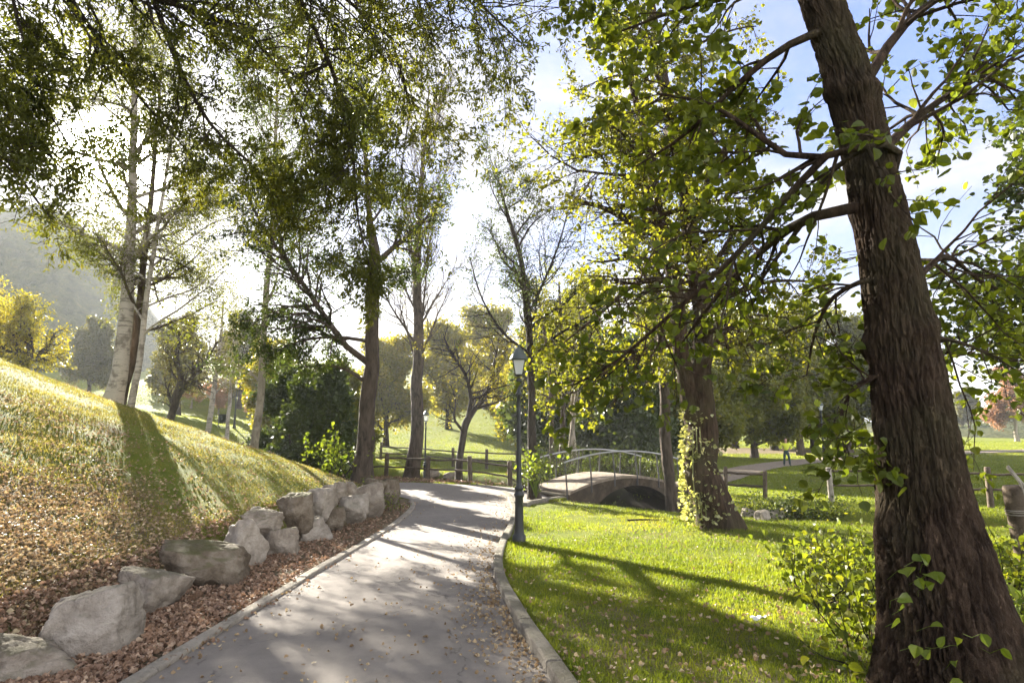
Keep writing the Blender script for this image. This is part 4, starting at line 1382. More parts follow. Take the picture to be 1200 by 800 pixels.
# 16. background trees: four kinds, each copied
kinds = {}
def bgtree(kind, px, d, h, label, leaf, bark, rz, spread=0.5, group=None, seed=1, bushy=False, keep=0.75, ls=0.22):
    loc = ground_at(px, d)
    if kind in kinds:
        src, h0 = kinds[kind]
        o = copy_tree(src, loc, rz, h / h0, label, group)
        return o
    t_ = np.stack([np.zeros(5), np.zeros(5), np.linspace(0, h, 5)], 1) + loc
    t_[1:, 0] += np.array([0.1, 0.25, 0.2, 0.3])
    o = tree('bushy_tree' if bushy else 'crowned_tree', label, 'tree', t_, np.array([0.045, 0.035, 0.028, 0.018, 0.005]) * h * 0.62, bark=bark, leaf=leaf, seed=seed, sides=10,
             l1=dict(k=26, t0=0.08 if bushy else 0.24, a=(40, 85), l=(spread * 0.7, spread), len=h, n=6, wig=0.16, trop=0.05, taper=0.6),
             l2=dict(k=9, t0=0.2, a=(30, 75), l=(0.3, 0.5), n=4, wig=0.2, trop=0.03, min=0.5), l3=dict(k=5, t0=0.1, a=(30, 75), l=(0.4, 0.6), n=3, wig=0.2, min=0.3),
             leaf_n=8, leaf_size=ls, tmpl=T_BLOB, keep=keep, clump=0.22, twig_min=0.012, group=group)
    o.rotation_euler = (0, 0, rz)
    kinds[kind] = (o, h)
    return o


GB = 'trees far beyond the creek'
bgtree('gold', 610, 44, 7.0, 'yellow-leaved tree glowing behind the tall lamp post', 'leaf_gold', 'bark_dark', 0.2, 0.55, None, 201, True, 0.8, 0.19)
bgtree('gold', 455, 47, 8.0, 'golden tree seen between the stout trunk and the poplar', '', '', 1.7)
bgtree('gold', 528, 58, 9.5, 'yellow tree on the slope behind the forked tree', '', '', 3.1)
bgtree('gold', 330, 44, 7.0, 'yellow-green tree behind the pale-trunked tree', '', '', 4.0)
bgtree('gold', 570, 70, 11.0, 'tallest golden crown on the hill behind the forked tree', '', '', 5.0)
bgtree('dark', 735, 33, 6.2, 'dense dark evergreen directly behind the footbridge', 'leaf_dark', 'bark_dark', 0.0, 0.52, None, 211, True, 0.95, 0.24)
bgtree('dark', 692, 36, 6.6, 'dark evergreen behind the thicket of slim stems', '', '', 2.0)
bgtree('dark', 375, 23, 3.9, 'rounded dark evergreen bush left of the stout trunk', '', '', 1.0)
bgtree('dark', 350, 27, 4.3, 'dark bush between pale-trunked tree and rounded evergreen', '', '', 3.0)
bgtree('dark', 645, 40, 7.5, 'dark crown filling the gap right of the lamp lantern', '', '', 4.4)
bgtree('olive', 800, 36, 8.0, 'olive-green tree behind the slim trunk at the bridge', 'leaf_olive', 'bark_grey', 0.0, 0.5, None, 221, True, 0.8, 0.2)
bgtree('olive', 690, 52, 12.0, 'large olive crown rising behind the dark evergreens', '', '', 2.2)
bgtree('olive', 770, 50, 11.0, 'tall olive crown above the dark evergreen at the bridge', '', '', 3.6)
bgtree('olive', 400, 30, 5.0, 'light green bush glowing behind the stout trunk', '', '', 5.1)
bgtree('broad', 900, 58, 11.0, 'broad green-brown tree standing on the brown leafy mound', 'leaf_far', 'bark_dark', 0.0, 0.55, None, 231, False, 0.95, 0.26)
bgtree('olive', 876, 47, 9.5, 'dense low-hanging tree just right of the twin-stemmed trunk', '', '', 0.9)
bgtree('olive', 930, 50, 10.5, 'dense tree hanging over the far path behind the walking person', '', '', 2.9)
bgtree('olive', 985, 54, 11.0, 'dense tree between the pale-lanterned lamp and the big trunk', '', '', 4.6)
bgtree('broad', 855, 62, 12.0, 'broad tree at the left end of the leafy mound', '', '', 1.3)
bgtree('broad', 945, 62, 11.0, 'broad tree behind the walking person', '', '', 2.6)
bgtree('broad', 1000, 66, 11.0, 'broad tree seen just left of the big furrowed trunk', '', '', 4.1)
bgtree('broad', 815, 70, 13.0, 'broad crown behind the twin-stemmed trunk', '', '', 5.3)
bgtree('broad', 285, 62, 8.5, 'dull brownish tree beyond the distant lamp', '', '', 0.4)
bgtree('broad', 215, 52, 7.5, 'dull spreading tree behind the dark leaning one', '', '', 2.9)
bgtree('broad', 110, 55, 7.0, 'olive tree on the sunlit slope left of the birches', '', '', 4.9)
bgtree('broad', 1125, 120, 8.0, 'dark green tree on the far edge of the lawn', '', '', 1.9)
bgtree('rust', 1178, 84, 9.0, 'tree with pinkish orange autumn leaves across the far lawn', 'leaf_rust', 'bark_pale', 0.6, 0.52, None, 241, False, 0.55, 0.24)
bgtree('rust', 1235, 96, 9.5, 'orange tree at the far lawn cut by the right edge', '', '', 2.7)
bgtree('rust', 262, 58, 3.0, 'low pinkish bush on the far slope behind the young birch', '', '', 3.7)
bgtree('rust', 230, 60, 3.4, 'low dull pink bush further left on the far slope', '', '', 5.5)
bgtree('rust', 300, 57, 2.8, 'low pink-grey bush right of the distant lamp', '', '', 0.7)


def shrub(name, label, pos, n, h, w, leaf, size, seed, tmpl=T_OVAL, per=16, cat='shrub', bark=None):
    rg = np.random.default_rng(seed)
    pos = np.asarray(pos, float)
    P = pos + np.stack([rg.normal(size=n) * w * 0.35, rg.normal(size=n) * w * 0.3, np.zeros(n) - 0.03], 1)
    for k in range(n):
        P[k, 2] = hz(P[k, 0], P[k, 1]) - 0.03
    D = np.stack([rg.normal(size=n) * 0.45, rg.normal(size=n) * 0.45, np.ones(n)], 1)
    b = grow(P, D, h * rg.uniform(0.6, 1.1, n), 6, rg, 0.16, 0.0)
    e = empty(name, pos, label, cat)
    g1 = Geo()
    tv_, tf_ = tubes(b, taper_r(np.full(n, 0.010 * h), 6), 4)
    k_ = np.arange(n - 1) * 28
    g1.add(tv_, [tf_, np.stack([k_, k_ + 28, k_ + 29], 1)])          # stems grow from one rootstock under the soil
    g1.build('stem', M[bark or 'bark_dark'], e, pos)
    t = rg.uniform(0.15, 1, (n, per)) * 5.999
    i = t.astype(int)
    bb = np.arange(n)[:, None]
    Q = b[bb, i] + (b[bb, i + 1] - b[bb, i]) * (t - i)[..., None]
    Q = Q.reshape(-1, 3) + rg.normal(size=(n * per, 3)) * w * 0.09
    g2 = Geo()
    leaves(g2, Q, size, tmpl, rg, None, 1.0, 0.5)
    g2.build('foliage', M[leaf], e, pos)
    return e


shrub('shrub', 'bright green shrub at the foot of the stout trunk', ground_at(412, 17.6), 26, 1.5, 0.9, 'leaf_fresh', 0.11, 301, T_ROUND, 20)
shrub('shrub', 'small yellow-green tuft of leaves on the last boulder', np.array([WY(456, 566, 15.6)[0] - 0.25, 16.1, 0]), 16, 0.6, 0.6, 'leaf_fresh', 0.06, 302, T_OVAL, 16)
shrub('shrub', 'leafy shrub beside the pale fence post beyond the creek', (8.6, 17.4, hz(8.6, 17.4)), 22, 0.7, 1.0, 'leaf_fresh', 0.08, 303, T_OVAL, 16)
# dark creek-side growth between the middle tree and the lime tree
for k, (px, d, h, w, lf, lab) in enumerate((
        (668, 24.4, 1.6, 1.6, 'leaf_dark', 'dark bush added in the creek bed to shade the footbridge arch'),  # added to darken the view through the arch
        (646, 26.5, 2.2, 2.0, 'leaf_dark', 'tall dark bush beyond the left end of the bridge railing'),
        (735, 26.0, 1.5, 1.8, 'leaf_dark', 'dark bush added beyond the right half of the bridge railing to block sun'),  # added to keep the sun out of the arch opening
        (700, 25.5, 1.5, 1.6, 'leaf_dark', 'dark bush added to shade the middle of the footbridge arch'),  # added as shade behind the arch
        (872, 17.9, 0.55, 1.5, 'leaf_dark', 'dark creekside bush right beside the twin-stemmed tree'),
        (905, 17.7, 0.5, 1.5, 'leaf_dark', 'dark creekside bush above the pale rocks'),
        (938, 17.2, 0.6, 1.5, 'leaf_dark', 'dark creekside bush below the pale fence post'),
        (972, 15.8, 0.8, 1.6, 'leaf_olive', 'green creekside bush left of the big trunk'),
        (965, 8.2, 0.75, 1.3, 'leaf_lime', 'leafy weeds at the creek edge left of the big trunk'),
        (1000, 6.8, 0.85, 1.1, 'leaf_lime', 'taller broad-leaved weeds beside the big trunk'),
        (1012, 5.2, 0.75, 0.8, 'leaf_lime', 'broad-leaved weeds hugging the left foot of the big trunk'),
        (1190, 5.0, 0.8, 0.8, 'leaf_fresh', 'leafy plant at the right edge beside the big trunk'),
        (1180, 6.6, 0.9, 1.0, 'leaf_lime', 'leafy plant below the leaning dark post'))):
    shrub('creekside_shrub', lab, ground_at(px, d), 40 if d < 12 else 100, h, w, lf, 0.075 if d < 12 else 0.10, 320 + k, T_ROUND if d < 12 else T_OVAL, 16)
# far hedges
for k, (px, d, wd, lab) in enumerate(((1130, 128, 16, 'clipped dark hedge along the far lawn, left part'), (1200, 128, 14, 'clipped dark hedge along the far lawn, right part'),
                                      (260, 66, 14, 'grey-brown hedge on the far slope behind the distant lamp'))):
    p = ground_at(px, d)
    rg = np.random.default_rng(400 + k)
    n = 9000
    Q = np.stack([rg.uniform(-wd / 2, wd / 2, n), rg.uniform(-1.2, 1.2, n), rg.uniform(0, 1, n) ** 0.7 * 1.9], 1)
    Q[:, 2] *= 0.75 + 0.35 * vnoise(np.stack([Q[:, 0] * 0.6, Q[:, 1], Q[:, 0] * 0], 1))
    g2 = Geo()
    leaves(g2, Q + p, 0.30, T_BLOB, rg, None, 1.0, 0.4)
    tag(g2.build('hedge', M['leaf_dark' if k < 2 else 'leaf_far'], None, p), lab, 'hedge')


# ------------------------------------------------------------------ boulders
def boulder(c, sx, sy, sz, seed, mat, label, rz=0.0, group=None):
    rg = np.random.default_rng(seed)
    nu, nv = 84, 48
    th = np.linspace(0, 2 * np.pi, nu, endpoint=False)
    ph = np.linspace(0.001, np.pi - 0.001, nv)
    T_, P_ = np.meshgrid(th, ph)
    d = np.stack([np.sin(P_) * np.cos(T_), np.sin(P_) * np.sin(T_), np.cos(P_)], -1)
    nrmals = nrm(rg.normal(size=(13, 3)))
    nrmals[0] = nrm(np.array([rg.normal() * .2, rg.normal() * .2, 1.0]))
    nrmals[1] = nrm(np.array([rg.normal() * .3, -1.0, 0.35]))
    nrmals[2] = nrm(np.array([1.0, rg.normal() * .3, 0.1]))
    nrmals[3] = nrm(np.array([-1.0, rg.normal() * .3, 0.15]))
    off = rg.uniform(0.72, 1.0, 13)
    off[:4] = rg.uniform(0.78, 0.92, 4)
    dots = np.einsum('ijk,nk->ijn', d, nrmals)
    r = np.where(dots > 0.02, off / np.maximum(dots, 0.02), 9)
    # soft minimum keeps the arrises a little worn
    r = -np.log(np.sum(np.exp(-np.minimum(r, 3) * 22), -1)) / 22
    r = np.minimum(r, 1.25)
    p = d * r[..., None]
    strata = fbm(p * np.array([1.2, 1.2, 6.0]) @ np.array([[1, 0, .3], [0, 1, .2], [-.3, -.2, 1]]) + seed, 3)
    r2 = 1 + 0.12 * (strata - 0.5) + 0.20 * (fbm(p * 1.7 + seed, 4) - 0.5) + 0.13 * (fbm(p * 5 + seed, 5) - 0.5) - 0.07 * np.maximum(0, 1 - np.abs(2 * fbm(p * 2.2 + seed + 40, 3) - 1) - 0.86) / 0.14
    p = p * r2[..., None] * np.array([sx, sy, sz]) / 1.72
    c_, s_ = math.cos(rz), math.sin(rz)
    p = p @ np.array([[c_, s_, 0], [-s_, c_, 0], [0, 0, 1]])
    i = np.arange(nv - 1)[:, None] * nu
    k = np.arange(nu)[None]
    k2 = (k + 1) % nu
    f = np.stack([i + k, i + nu + k, i + nu + k2, i + k2], -1).reshape(-1, 4)
    g = Geo()
    g.add(p + np.asarray(c), [f, np.array([list(range(nu)), list(range((nv - 1) * nu, nv * nu))[::-1]])])
    return tag(g.build('boulder', M[mat], None, c, True), label, 'boulder', group)


BW = 'boulders of the dry-stone retaining wall'
rocks = [  # picture box x0,x1,y0,y1, extra distance behind the wall foot, material, label, tilt
    (-22, 78, 738, 812, 0, 'rock', 'large rounded boulder in the bottom left corner', 0.5),
    (60, 152, 684, 770, 0, 'rock_pale', 'flat-topped angular grey boulder, second from the bottom left corner', 0.35),
    (137, 215, 660, 716, 0, 'rock', 'blocky boulder third along the wall from the near end', 0.2),
    (183, 280, 630, 690, 0.05, 'rock_brown', 'widest boulder, with mossy top, midway along the near wall', 0.1),
    (258, 308, 611, 664, 0.05, 'rock_pale', 'tall tilted pale boulder right of the widest mossy one', -0.5),
    (286, 327, 594, 624, 0.45, 'rock', 'flat slab boulder resting high on the bank', 0.2),
    (310, 349, 618, 651, 0, 'rock', 'low grey boulder beneath the flat slab', 0.4),
    (322, 366, 575, 618, 0.35, 'rock_brown', 'dark brown mossy boulder in the upper course', -0.3),
    (347, 385, 605, 634, 0, 'rock_pale', 'pyramid-shaped low pale boulder', 0.7),
    (360, 387, 569, 604, 0.32, 'rock_pale', 'slim tilted pale boulder of the upper course', -0.4),
    (376, 403, 590, 624, 0.02, 'rock_brown', 'upright brownish boulder wedged in the lower course', 0.2),
    (375, 395, 565, 590, 0.4, 'rock', 'small pale stone leaning against the slim tilted boulder', 0.9),
    (390, 407, 562, 582, 0.4, 'rock', 'smallest stone on top of the wall', 0.5),
    (388, 432, 577, 614, 0.0, 'rock_pale', 'big slanting pale slab of the lower course near the far end', -0.5),
    (403, 419, 561, 583, 0.35, 'rock', 'narrow stone standing above the slanting slab', 1.1),
    (415, 450, 564, 604, 0.05, 'rock', 'tall broad grey boulder second from the far end', -0.3),
    (430, 452, 558, 576, 0.45, 'rock_brown', 'brown stone on top near the far end of the wall', 0.3),
    (443, 468, 558, 592, 0.1, 'rock_brown', 'dark rounded boulder ending the wall at the path bend', 0.6),
]
for k, (x0, x1, y0, y1, back, mat, lab, rz) in enumerate(rocks):
    xc, yc = (x0 + x1) / 2, (y0 + y1) / 2
    if back < 0.3:
        foot = G(xc, min(y1, 800))
        d = foot @ CF - EYE @ CF
    else:
        foot = G(xc, y1 + (18 if back < 0.42 else 26))
        d = foot @ CF - EYE @ CF + 0.15
    w, h = (x1 - x0) / FPX * d, (y1 - y0) / FPX * d
    c = W(xc, yc, d + 0.34 * w)
    sz = h * 1.22
    boulder(c + np.array([0, 0, -0.05]), w * 1.0, w * 0.88, sz * 0.84, 500 + k * 3, mat, lab, rz, BW)
# small filler stones wedged between the big ones
for k, (px, py, w, lab) in enumerate(((57, 772, 0.20, 'fist-sized stone wedged between the corner boulder and the flat-topped one'), (140, 716, 0.18, 'small stone wedged beside the flat-topped angular boulder'),
                                      (252, 668, 0.24, 'small stone wedged left of the tall tilted pale boulder'), (308, 646, 0.24, 'small stone wedged left of the low grey boulder'),
                                      (350, 628, 0.22, 'small stone wedged left of the pyramid-shaped boulder'), (372, 622, 0.26, 'small stone wedged right of the pyramid-shaped boulder'),
                                      (412, 606, 0.3, 'small stone wedged behind the big slanting slab'))):
    p = G(px, py)
    boulder(p + np.array([-0.03, 0.12, 0.05]), w, w * 0.8, w * 0.8, 660 + k, ('rock', 'rock_brown', 'rock_pale')[k % 3], lab, 0.5 * k, BW)
for k, (px, py, w, h, lab) in enumerate(((880, 606, 0.5, 0.30, 'low pale rock on the creek bank nearest the twin-stemmed tree'), (912, 609, 0.68, 0.38, 'largest pale rock on the creek bank right of the twin-stemmed tree'),
                                         (897, 609, 0.36, 0.26, 'small pale rock wedged between two others on the creek bank'))):
    p = G(px, py)
    boulder(p + np.array([0, 0.1, h * 0.25]), w, w * 0.7, h, 600 + k, 'rock_pale', lab, 0.3 * k)
for k, (px, py, w, lab) in enumerate(((507, 556, 0.7, 'grey stone at the path edge below the fence, left one'), (528, 558, 0.55, 'grey stone beside the foot of the forked tree'))):
    p = G(px, py)
    boulder(p + np.array([0, 0, 0.05]), w, w * 0.7, w * 0.55, 620 + k, 'rock', lab, 0.4 * k)


# ------------------------------------------------------------------ lamps
def lamp(px, d, h, label, sides=16):
    p = ground_at(px, d)
    e = empty('street_lamp', p, label, 'street lamp', None)
    s = h / 3.5
    prof = [(0.115, -0.1), (0.115, 0.0), (0.118, 0.02), (0.118, 0.15), (0.10, 0.17), (0.088, 0.19), (0.086, 0.26), (0.080, 0.30), (0.074, 0.60), (0.072, 0.80), (0.092, 0.83), (0.092, 0.865), (0.070, 0.89), (0.066, 0.93),
            (0.080, 0.95), (0.080, 0.975), (0.052, 1.0), (0.047, 1.06), (0.042, 1.60), (0.036, 2.45), (0.034, 2.60), (0.052, 2.62), (0.052, 2.65), (0.034, 2.67), (0.032, 2.84), (0.048, 2.86), (0.060, 2.90), (0.030, 2.93), (0.030, 2.96)]
    g = Geo()
    v, f = lathe(prof, sides)
    # flutes on the base column
    if sides >= 24:
        rr = np.hypot(v[:, 0], v[:, 1])
        a = np.arctan2(v[:, 1], v[:, 0])
        k = 1 - 0.06 * (np.cos(a * 12) > 0.3) * ((v[:, 2] > 0.28) & (v[:, 2] < 0.81))
        v[:, :2] *= k[:, None]
    g.add(v * s + p, f)
    g.build('post', M['black_iron'], e, p, True)
    # lantern: four glass panes flaring upwards, iron bars, hood and finial
    z0, z1, b0, b1 = 2.99, 3.26, 0.062, 0.112
    gp = Geo()
    gb = Geo()
    cr_ = [(-1, -1), (1, -1), (1, 1), (-1, 1)]
    for k in range(4):
        (ax, ay), (bx, by) = cr_[k], cr_[(k + 1) % 4]
        q = np.array([[ax * b0, ay * b0, z0], [bx * b0, by * b0, z0], [bx * b1, by * b1, z1], [ax * b1, ay * b1, z1]])
        gp.add(q * s + p, np.array([[0, 1, 2, 3]]))
        bar = np.array([[[ax * b0, ay * b0, z0 - 0.01], [ax * b1, ay * b1, z1 + 0.01]], [[ax * b0, ay * b0, z0], [bx * b0, by * b0, z0]], [[ax * b1, ay * b1, z1], [bx * b1, by * b1, z1]]])
        v, f = tubes(bar * s + p, np.full((3, 2), 0.009 * s), 6)
        gb.add(v, f)
    v, f = lathe([(0.02, 2.94), (0.05, 2.96), (0.085, 2.985), (0.085, 2.995), (0.02, 3.0)], 12)
    gb.add(v * s + p, f)
    lant = gp.build('lantern_pane', M['pane'], e, p)
    gb.build('lantern_frame', M['black_iron'], e, p)
    gh = Geo()
    v, f = lathe([(0.172, 3.262), (0.175, 3.275), (0.158, 3.31), (0.128, 3.37), (0.092, 3.42), (0.065, 3.45), (0.05, 3.48), (0.035, 3.49), (0.018, 3.50), (0.03, 3.52), (0.03, 3.535), (0.004, 3.56)], 20 if sides > 16 else 12)
    gh.add(v * s + p, f)
    gh.build('hood', M['lamp_hood'], e, p, True)
    return e


lamp(608, 11.2, 3.55, 'tall black cast-iron lamp post beside the kerb, the nearest one', 36)
lamp(501, 30.6, 3.55, 'black lamp post by the fence in front of the tall poplar')
lamp(281, 46.5, 3.6, 'distant lamp post on the left beyond the bank crest')
lamp(956, 42.0, 4.2, 'pale-lanterned lamp post along the far path on the right')

# litter bin near the distant lamp
bp = ground_at(267, 45.5)
e = empty('litter_bin', bp, 'small dark litter bin left of the distant lamp', 'bin')
for sgn in (-1, 1):
    g = Geo()
    g.add(*box(bp[0] + sgn * 0.30, bp[1], bp[2] + 0.42, 0.05, 0.05, 1.0))
    g.build('post', M['black_iron'], e, bp)
g = Geo()
v, f = lathe([(0.19, 0.30), (0.22, 0.34), (0.26, 0.92), (0.28, 0.95), (0.27, 0.97), (0.23, 0.97), (0.20, 0.5)], 18)
g.add(v + bp, f)
g.build('basket', M['bin'], e, bp, True)


# ------------------------------------------------------------------ fences
def fence(label, pts, seed, post_h=1.0, r=0.075, rails=(0.45, 0.85), mat='wood', pale=(), tops=True, rail_r=0.04):
    rg = random.Random(seed)
    pts = [np.array([x, y, hz(x, y)]) for x, y in pts]
    e = empty('wooden_fence', pts[0], label, 'fence')
    for k, p in enumerate(pts):
        g = Geo()
        h = post_h * rg.uniform(0.93, 1.07)
        lean = np.array([rg.uniform(-0.05, 0.05), rg.uniform(-0.04, 0.04), 0])
        q = np.array([p - [0, 0, 0.15], p + lean * 0.5 + [0, 0, h * 0.5], p + lean + [0, 0, h - 0.03], p + lean + [0, 0, h], p + lean + [0, 0, h + 0.001]])
        v, f = tubes(q[None], np.array([[r * 1.05, r, r * 0.97, r * 0.8, 0.002]]), 12)
        g.add(v, f)
        g.build('post', M['wood_pale' if k in pale else mat], e, pts[0], True)
    for a, b in zip(pts[:-1], pts[1:]):
        for hr in rails:
            t_ = np.linspace(0, 1, 7)[:, None]
            q = a * (1 - t_) + b * t_ + np.array([0, 0, hr])
            q[:, 2] += np.array([rg.uniform(-0.02, 0.02) for _ in range(7)])
            v, f = tubes(q[None], np.full((1, 7), rail_r), 8)
            g = Geo()
            g.add(v, f)
            g.build('rail', M[mat], e, pts[0], True)
    return e


def gp2(px, d):
    p = ground_at(px, d)
    return (p[0], p[1])


fence('front rail fence at the path bend, nearer the path', [gp2(372, 30.5), gp2(415, 29), gp2(457, 27.6), gp2(504, 26.4), gp2(553, 25.2), gp2(598, 24.2), gp2(640, 23.3)], 1, 1.02, 0.095)
fence('back rail fence beyond the forked tree, on the sunlit grass', [gp2(450, 40), gp2(492, 37.5), gp2(533, 35), gp2(571, 33.4), gp2(606, 32.4), gp2(652, 31.5), gp2(700, 30.5)], 2, 1.05, 0.085)
fence('low rail fence between the twin-stemmed tree and the walking person', [gp2(800, 22.6), gp2(842, 22.0), gp2(886, 20.8)], 3, 1.0, 0.07, (0.40, 0.80))
fence('rail fence with a pale first post beyond the creek on the right', [gp2(961, 20.2), gp2(1048, 19.4), gp2(1140, 18.6), gp2(1240, 17.8)], 4, 1.15, 0.085, (0.55, 1.0), 'wood', (0,), rail_r=0.035)
fence('dark rail fence behind the evergreen bush beyond the bank', [gp2(318, 29), gp2(341, 28), gp2(368, 26.5), gp2(397, 25.5)], 6, 1.1, 0.12, (0.45, 0.9))
# leaning dark post close to the big trunk
p = ground_at(1179, 7.2)
e = empty('leaning_post', p, 'dark leaning wooden post tied with white cord, right of the big trunk', 'post')
ax = nrm(WY(1168, 556, 7.2) - WY(1186, 645, 7.2))
q = np.array([p - ax * 0.2, p + ax * 0.6, p + ax * 1.21, p + ax * 1.25, p + ax * 1.255])
g = Geo()
v, f = tubes(q[None], np.array([[0.125, 0.12, 0.115, 0.10, 0.003]]), 14)
g.add(v, f)
g.build('post', M['wood'], e, p, True)
g = Geo()
for hh in (0.93, 0.96, 0.98):
    a = np.linspace(0, 2 * np.pi, 25)
    u_ = nrm(np.cross(ax, [0, 1, 0]))
    w_ = np.cross(ax, u_)
    ring = p + ax * hh + u_ * np.cos(a)[:, None] * 0.124 + w_ * np.sin(a)[:, None] * 0.124
    v, f = tubes(ring[None], np.full((1, 25), 0.006), 5)
    g.add(v, f)
g.build('cord', M['wood_pale'], e, p, True)
g = Geo()
v, f = tubes(np.array([[p + ax * 1.0 + [0, -0.12, 0], p + ax * 1.25 + [0.05, -0.1, 0], p + ax * 1.48 + [-0.02, 0, 0]], [p + ax * 1.05 + [0.03, -0.12, 0], p + ax * 1.3 + [0.0, -0.1, 0], p + ax * 1.46 + [-0.03, 0, 0]]]), np.full((2, 3), 0.014), 6)
g.add(v, f)
g.build('stake', M['wood_pale'], e, p, True)

# ------------------------------------------------------------------ footbridge
A0 = np.array([1.80, 19.45])
ang = R(29)
ux = np.array([math.cos(ang), math.sin(ang)])
uy = np.array([-math.sin(ang), math.cos(ang)])
BL, BWID = 4.7, 2.0
zb = -0.50
be = empty('footbridge', (A0[0], A0[1], zb), 'small arched footbridge with curved pale railings over the creek', 'bridge')
NS = 33
s = np.linspace(0, BL, NS)
tt = s / BL
ztop = zb + 0.42 * (1 - (2 * tt - 1) ** 2)
zbot = np.where((tt > 0.19) & (tt < 0.94), zb - 0.80 + 0.94 * np.clip(1 - ((tt - 0.565) / 0.375) ** 2, 0, 1) ** 0.62, zb - 1.4)
zbot = np.minimum(zbot, ztop - 0.22)


def bpt(s_, w_, z_):
    p = A0 + ux * s_ + uy * w_
    return np.array([p[0], p[1], z_])


def slab(w0, w1, zt, zl, sx=s):
    g = Geo()
    v = []
    for k in range(len(sx)):
        v += [bpt(sx[k], w0, zt[k]), bpt(sx[k], w1, zt[k]), bpt(sx[k], w1, zl[k]), bpt(sx[k], w0, zl[k])]
    f = []
    for k in range(len(sx) - 1):
        a, b = k * 4, k * 4 + 4
        for j in range(4):
            f.append([a + j, a + (j + 1) % 4, b + (j + 1) % 4, b + j])
    f += [[0, 3, 2, 1], [len(sx) * 4 - 4 + j for j in range(4)]]
    g.add(np.array(v), np.array(f))
    return g


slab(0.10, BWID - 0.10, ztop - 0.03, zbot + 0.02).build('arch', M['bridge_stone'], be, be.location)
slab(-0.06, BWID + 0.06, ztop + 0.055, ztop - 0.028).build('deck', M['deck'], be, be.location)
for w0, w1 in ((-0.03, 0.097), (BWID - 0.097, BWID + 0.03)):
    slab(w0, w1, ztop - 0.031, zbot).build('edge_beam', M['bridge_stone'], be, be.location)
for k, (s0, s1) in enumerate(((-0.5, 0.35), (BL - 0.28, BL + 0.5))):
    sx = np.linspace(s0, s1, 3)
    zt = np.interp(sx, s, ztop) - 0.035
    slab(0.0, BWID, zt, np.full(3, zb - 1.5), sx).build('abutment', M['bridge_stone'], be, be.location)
for w_, sh in ((0.03, 0.0), (BWID - 0.03, -0.1)):
    e0, e1 = -0.15, BL + 0.05
    sr = np.linspace(e0, e1, 31)
    zr = zb + 0.97 + 0.32 * (1 - (2 * (sr - e0) / (e1 - e0) - 1) ** 2)
    q = np.array([bpt(a, w_, z) for a, z in zip(sr, zr)])
    g = Geo()
    v, f = tubes(q[None], np.full((1, 31), 0.027), 10)
    g.add(v, f)
    g.build('handrail', M['rail_metal'], be, be.location, True)
    for sp_ in np.linspace(e0 + 0.05, e1 - 0.05, 6):
        z1 = np.interp(sp_, sr, zr) - 0.02
        z0 = np.interp(sp_, s, ztop) - 0.25
        pp = bpt(sp_, w_ - 0.085 if w_ < 1 else w_ + 0.085, 0)
        g = Geo()
        v, f = tubes(np.array([[[pp[0], pp[1], z0], [pp[0], pp[1], z0 + 0.35], [*bpt(sp_, w_, 0)[:2], z1]]]), np.array([[0.026, 0.026, 0.022]]), 8)
        g.add(v, f)
        g.build('railing_post', M['rail_dark'], be, be.location, True)
# low marker stone at the near right corner
p = ground_at(781, 18.2)
g = Geo()
v, f = box(p[0], p[1], p[2] + 0.16, 0.24, 0.2, 0.62, 0.3, 0.03)
g.add(v, f)
tag(g.build('marker_stone', M['rock_pale'], None, p), 'short pale marker stone at the foot of the slim bridge-end tree', 'stone')


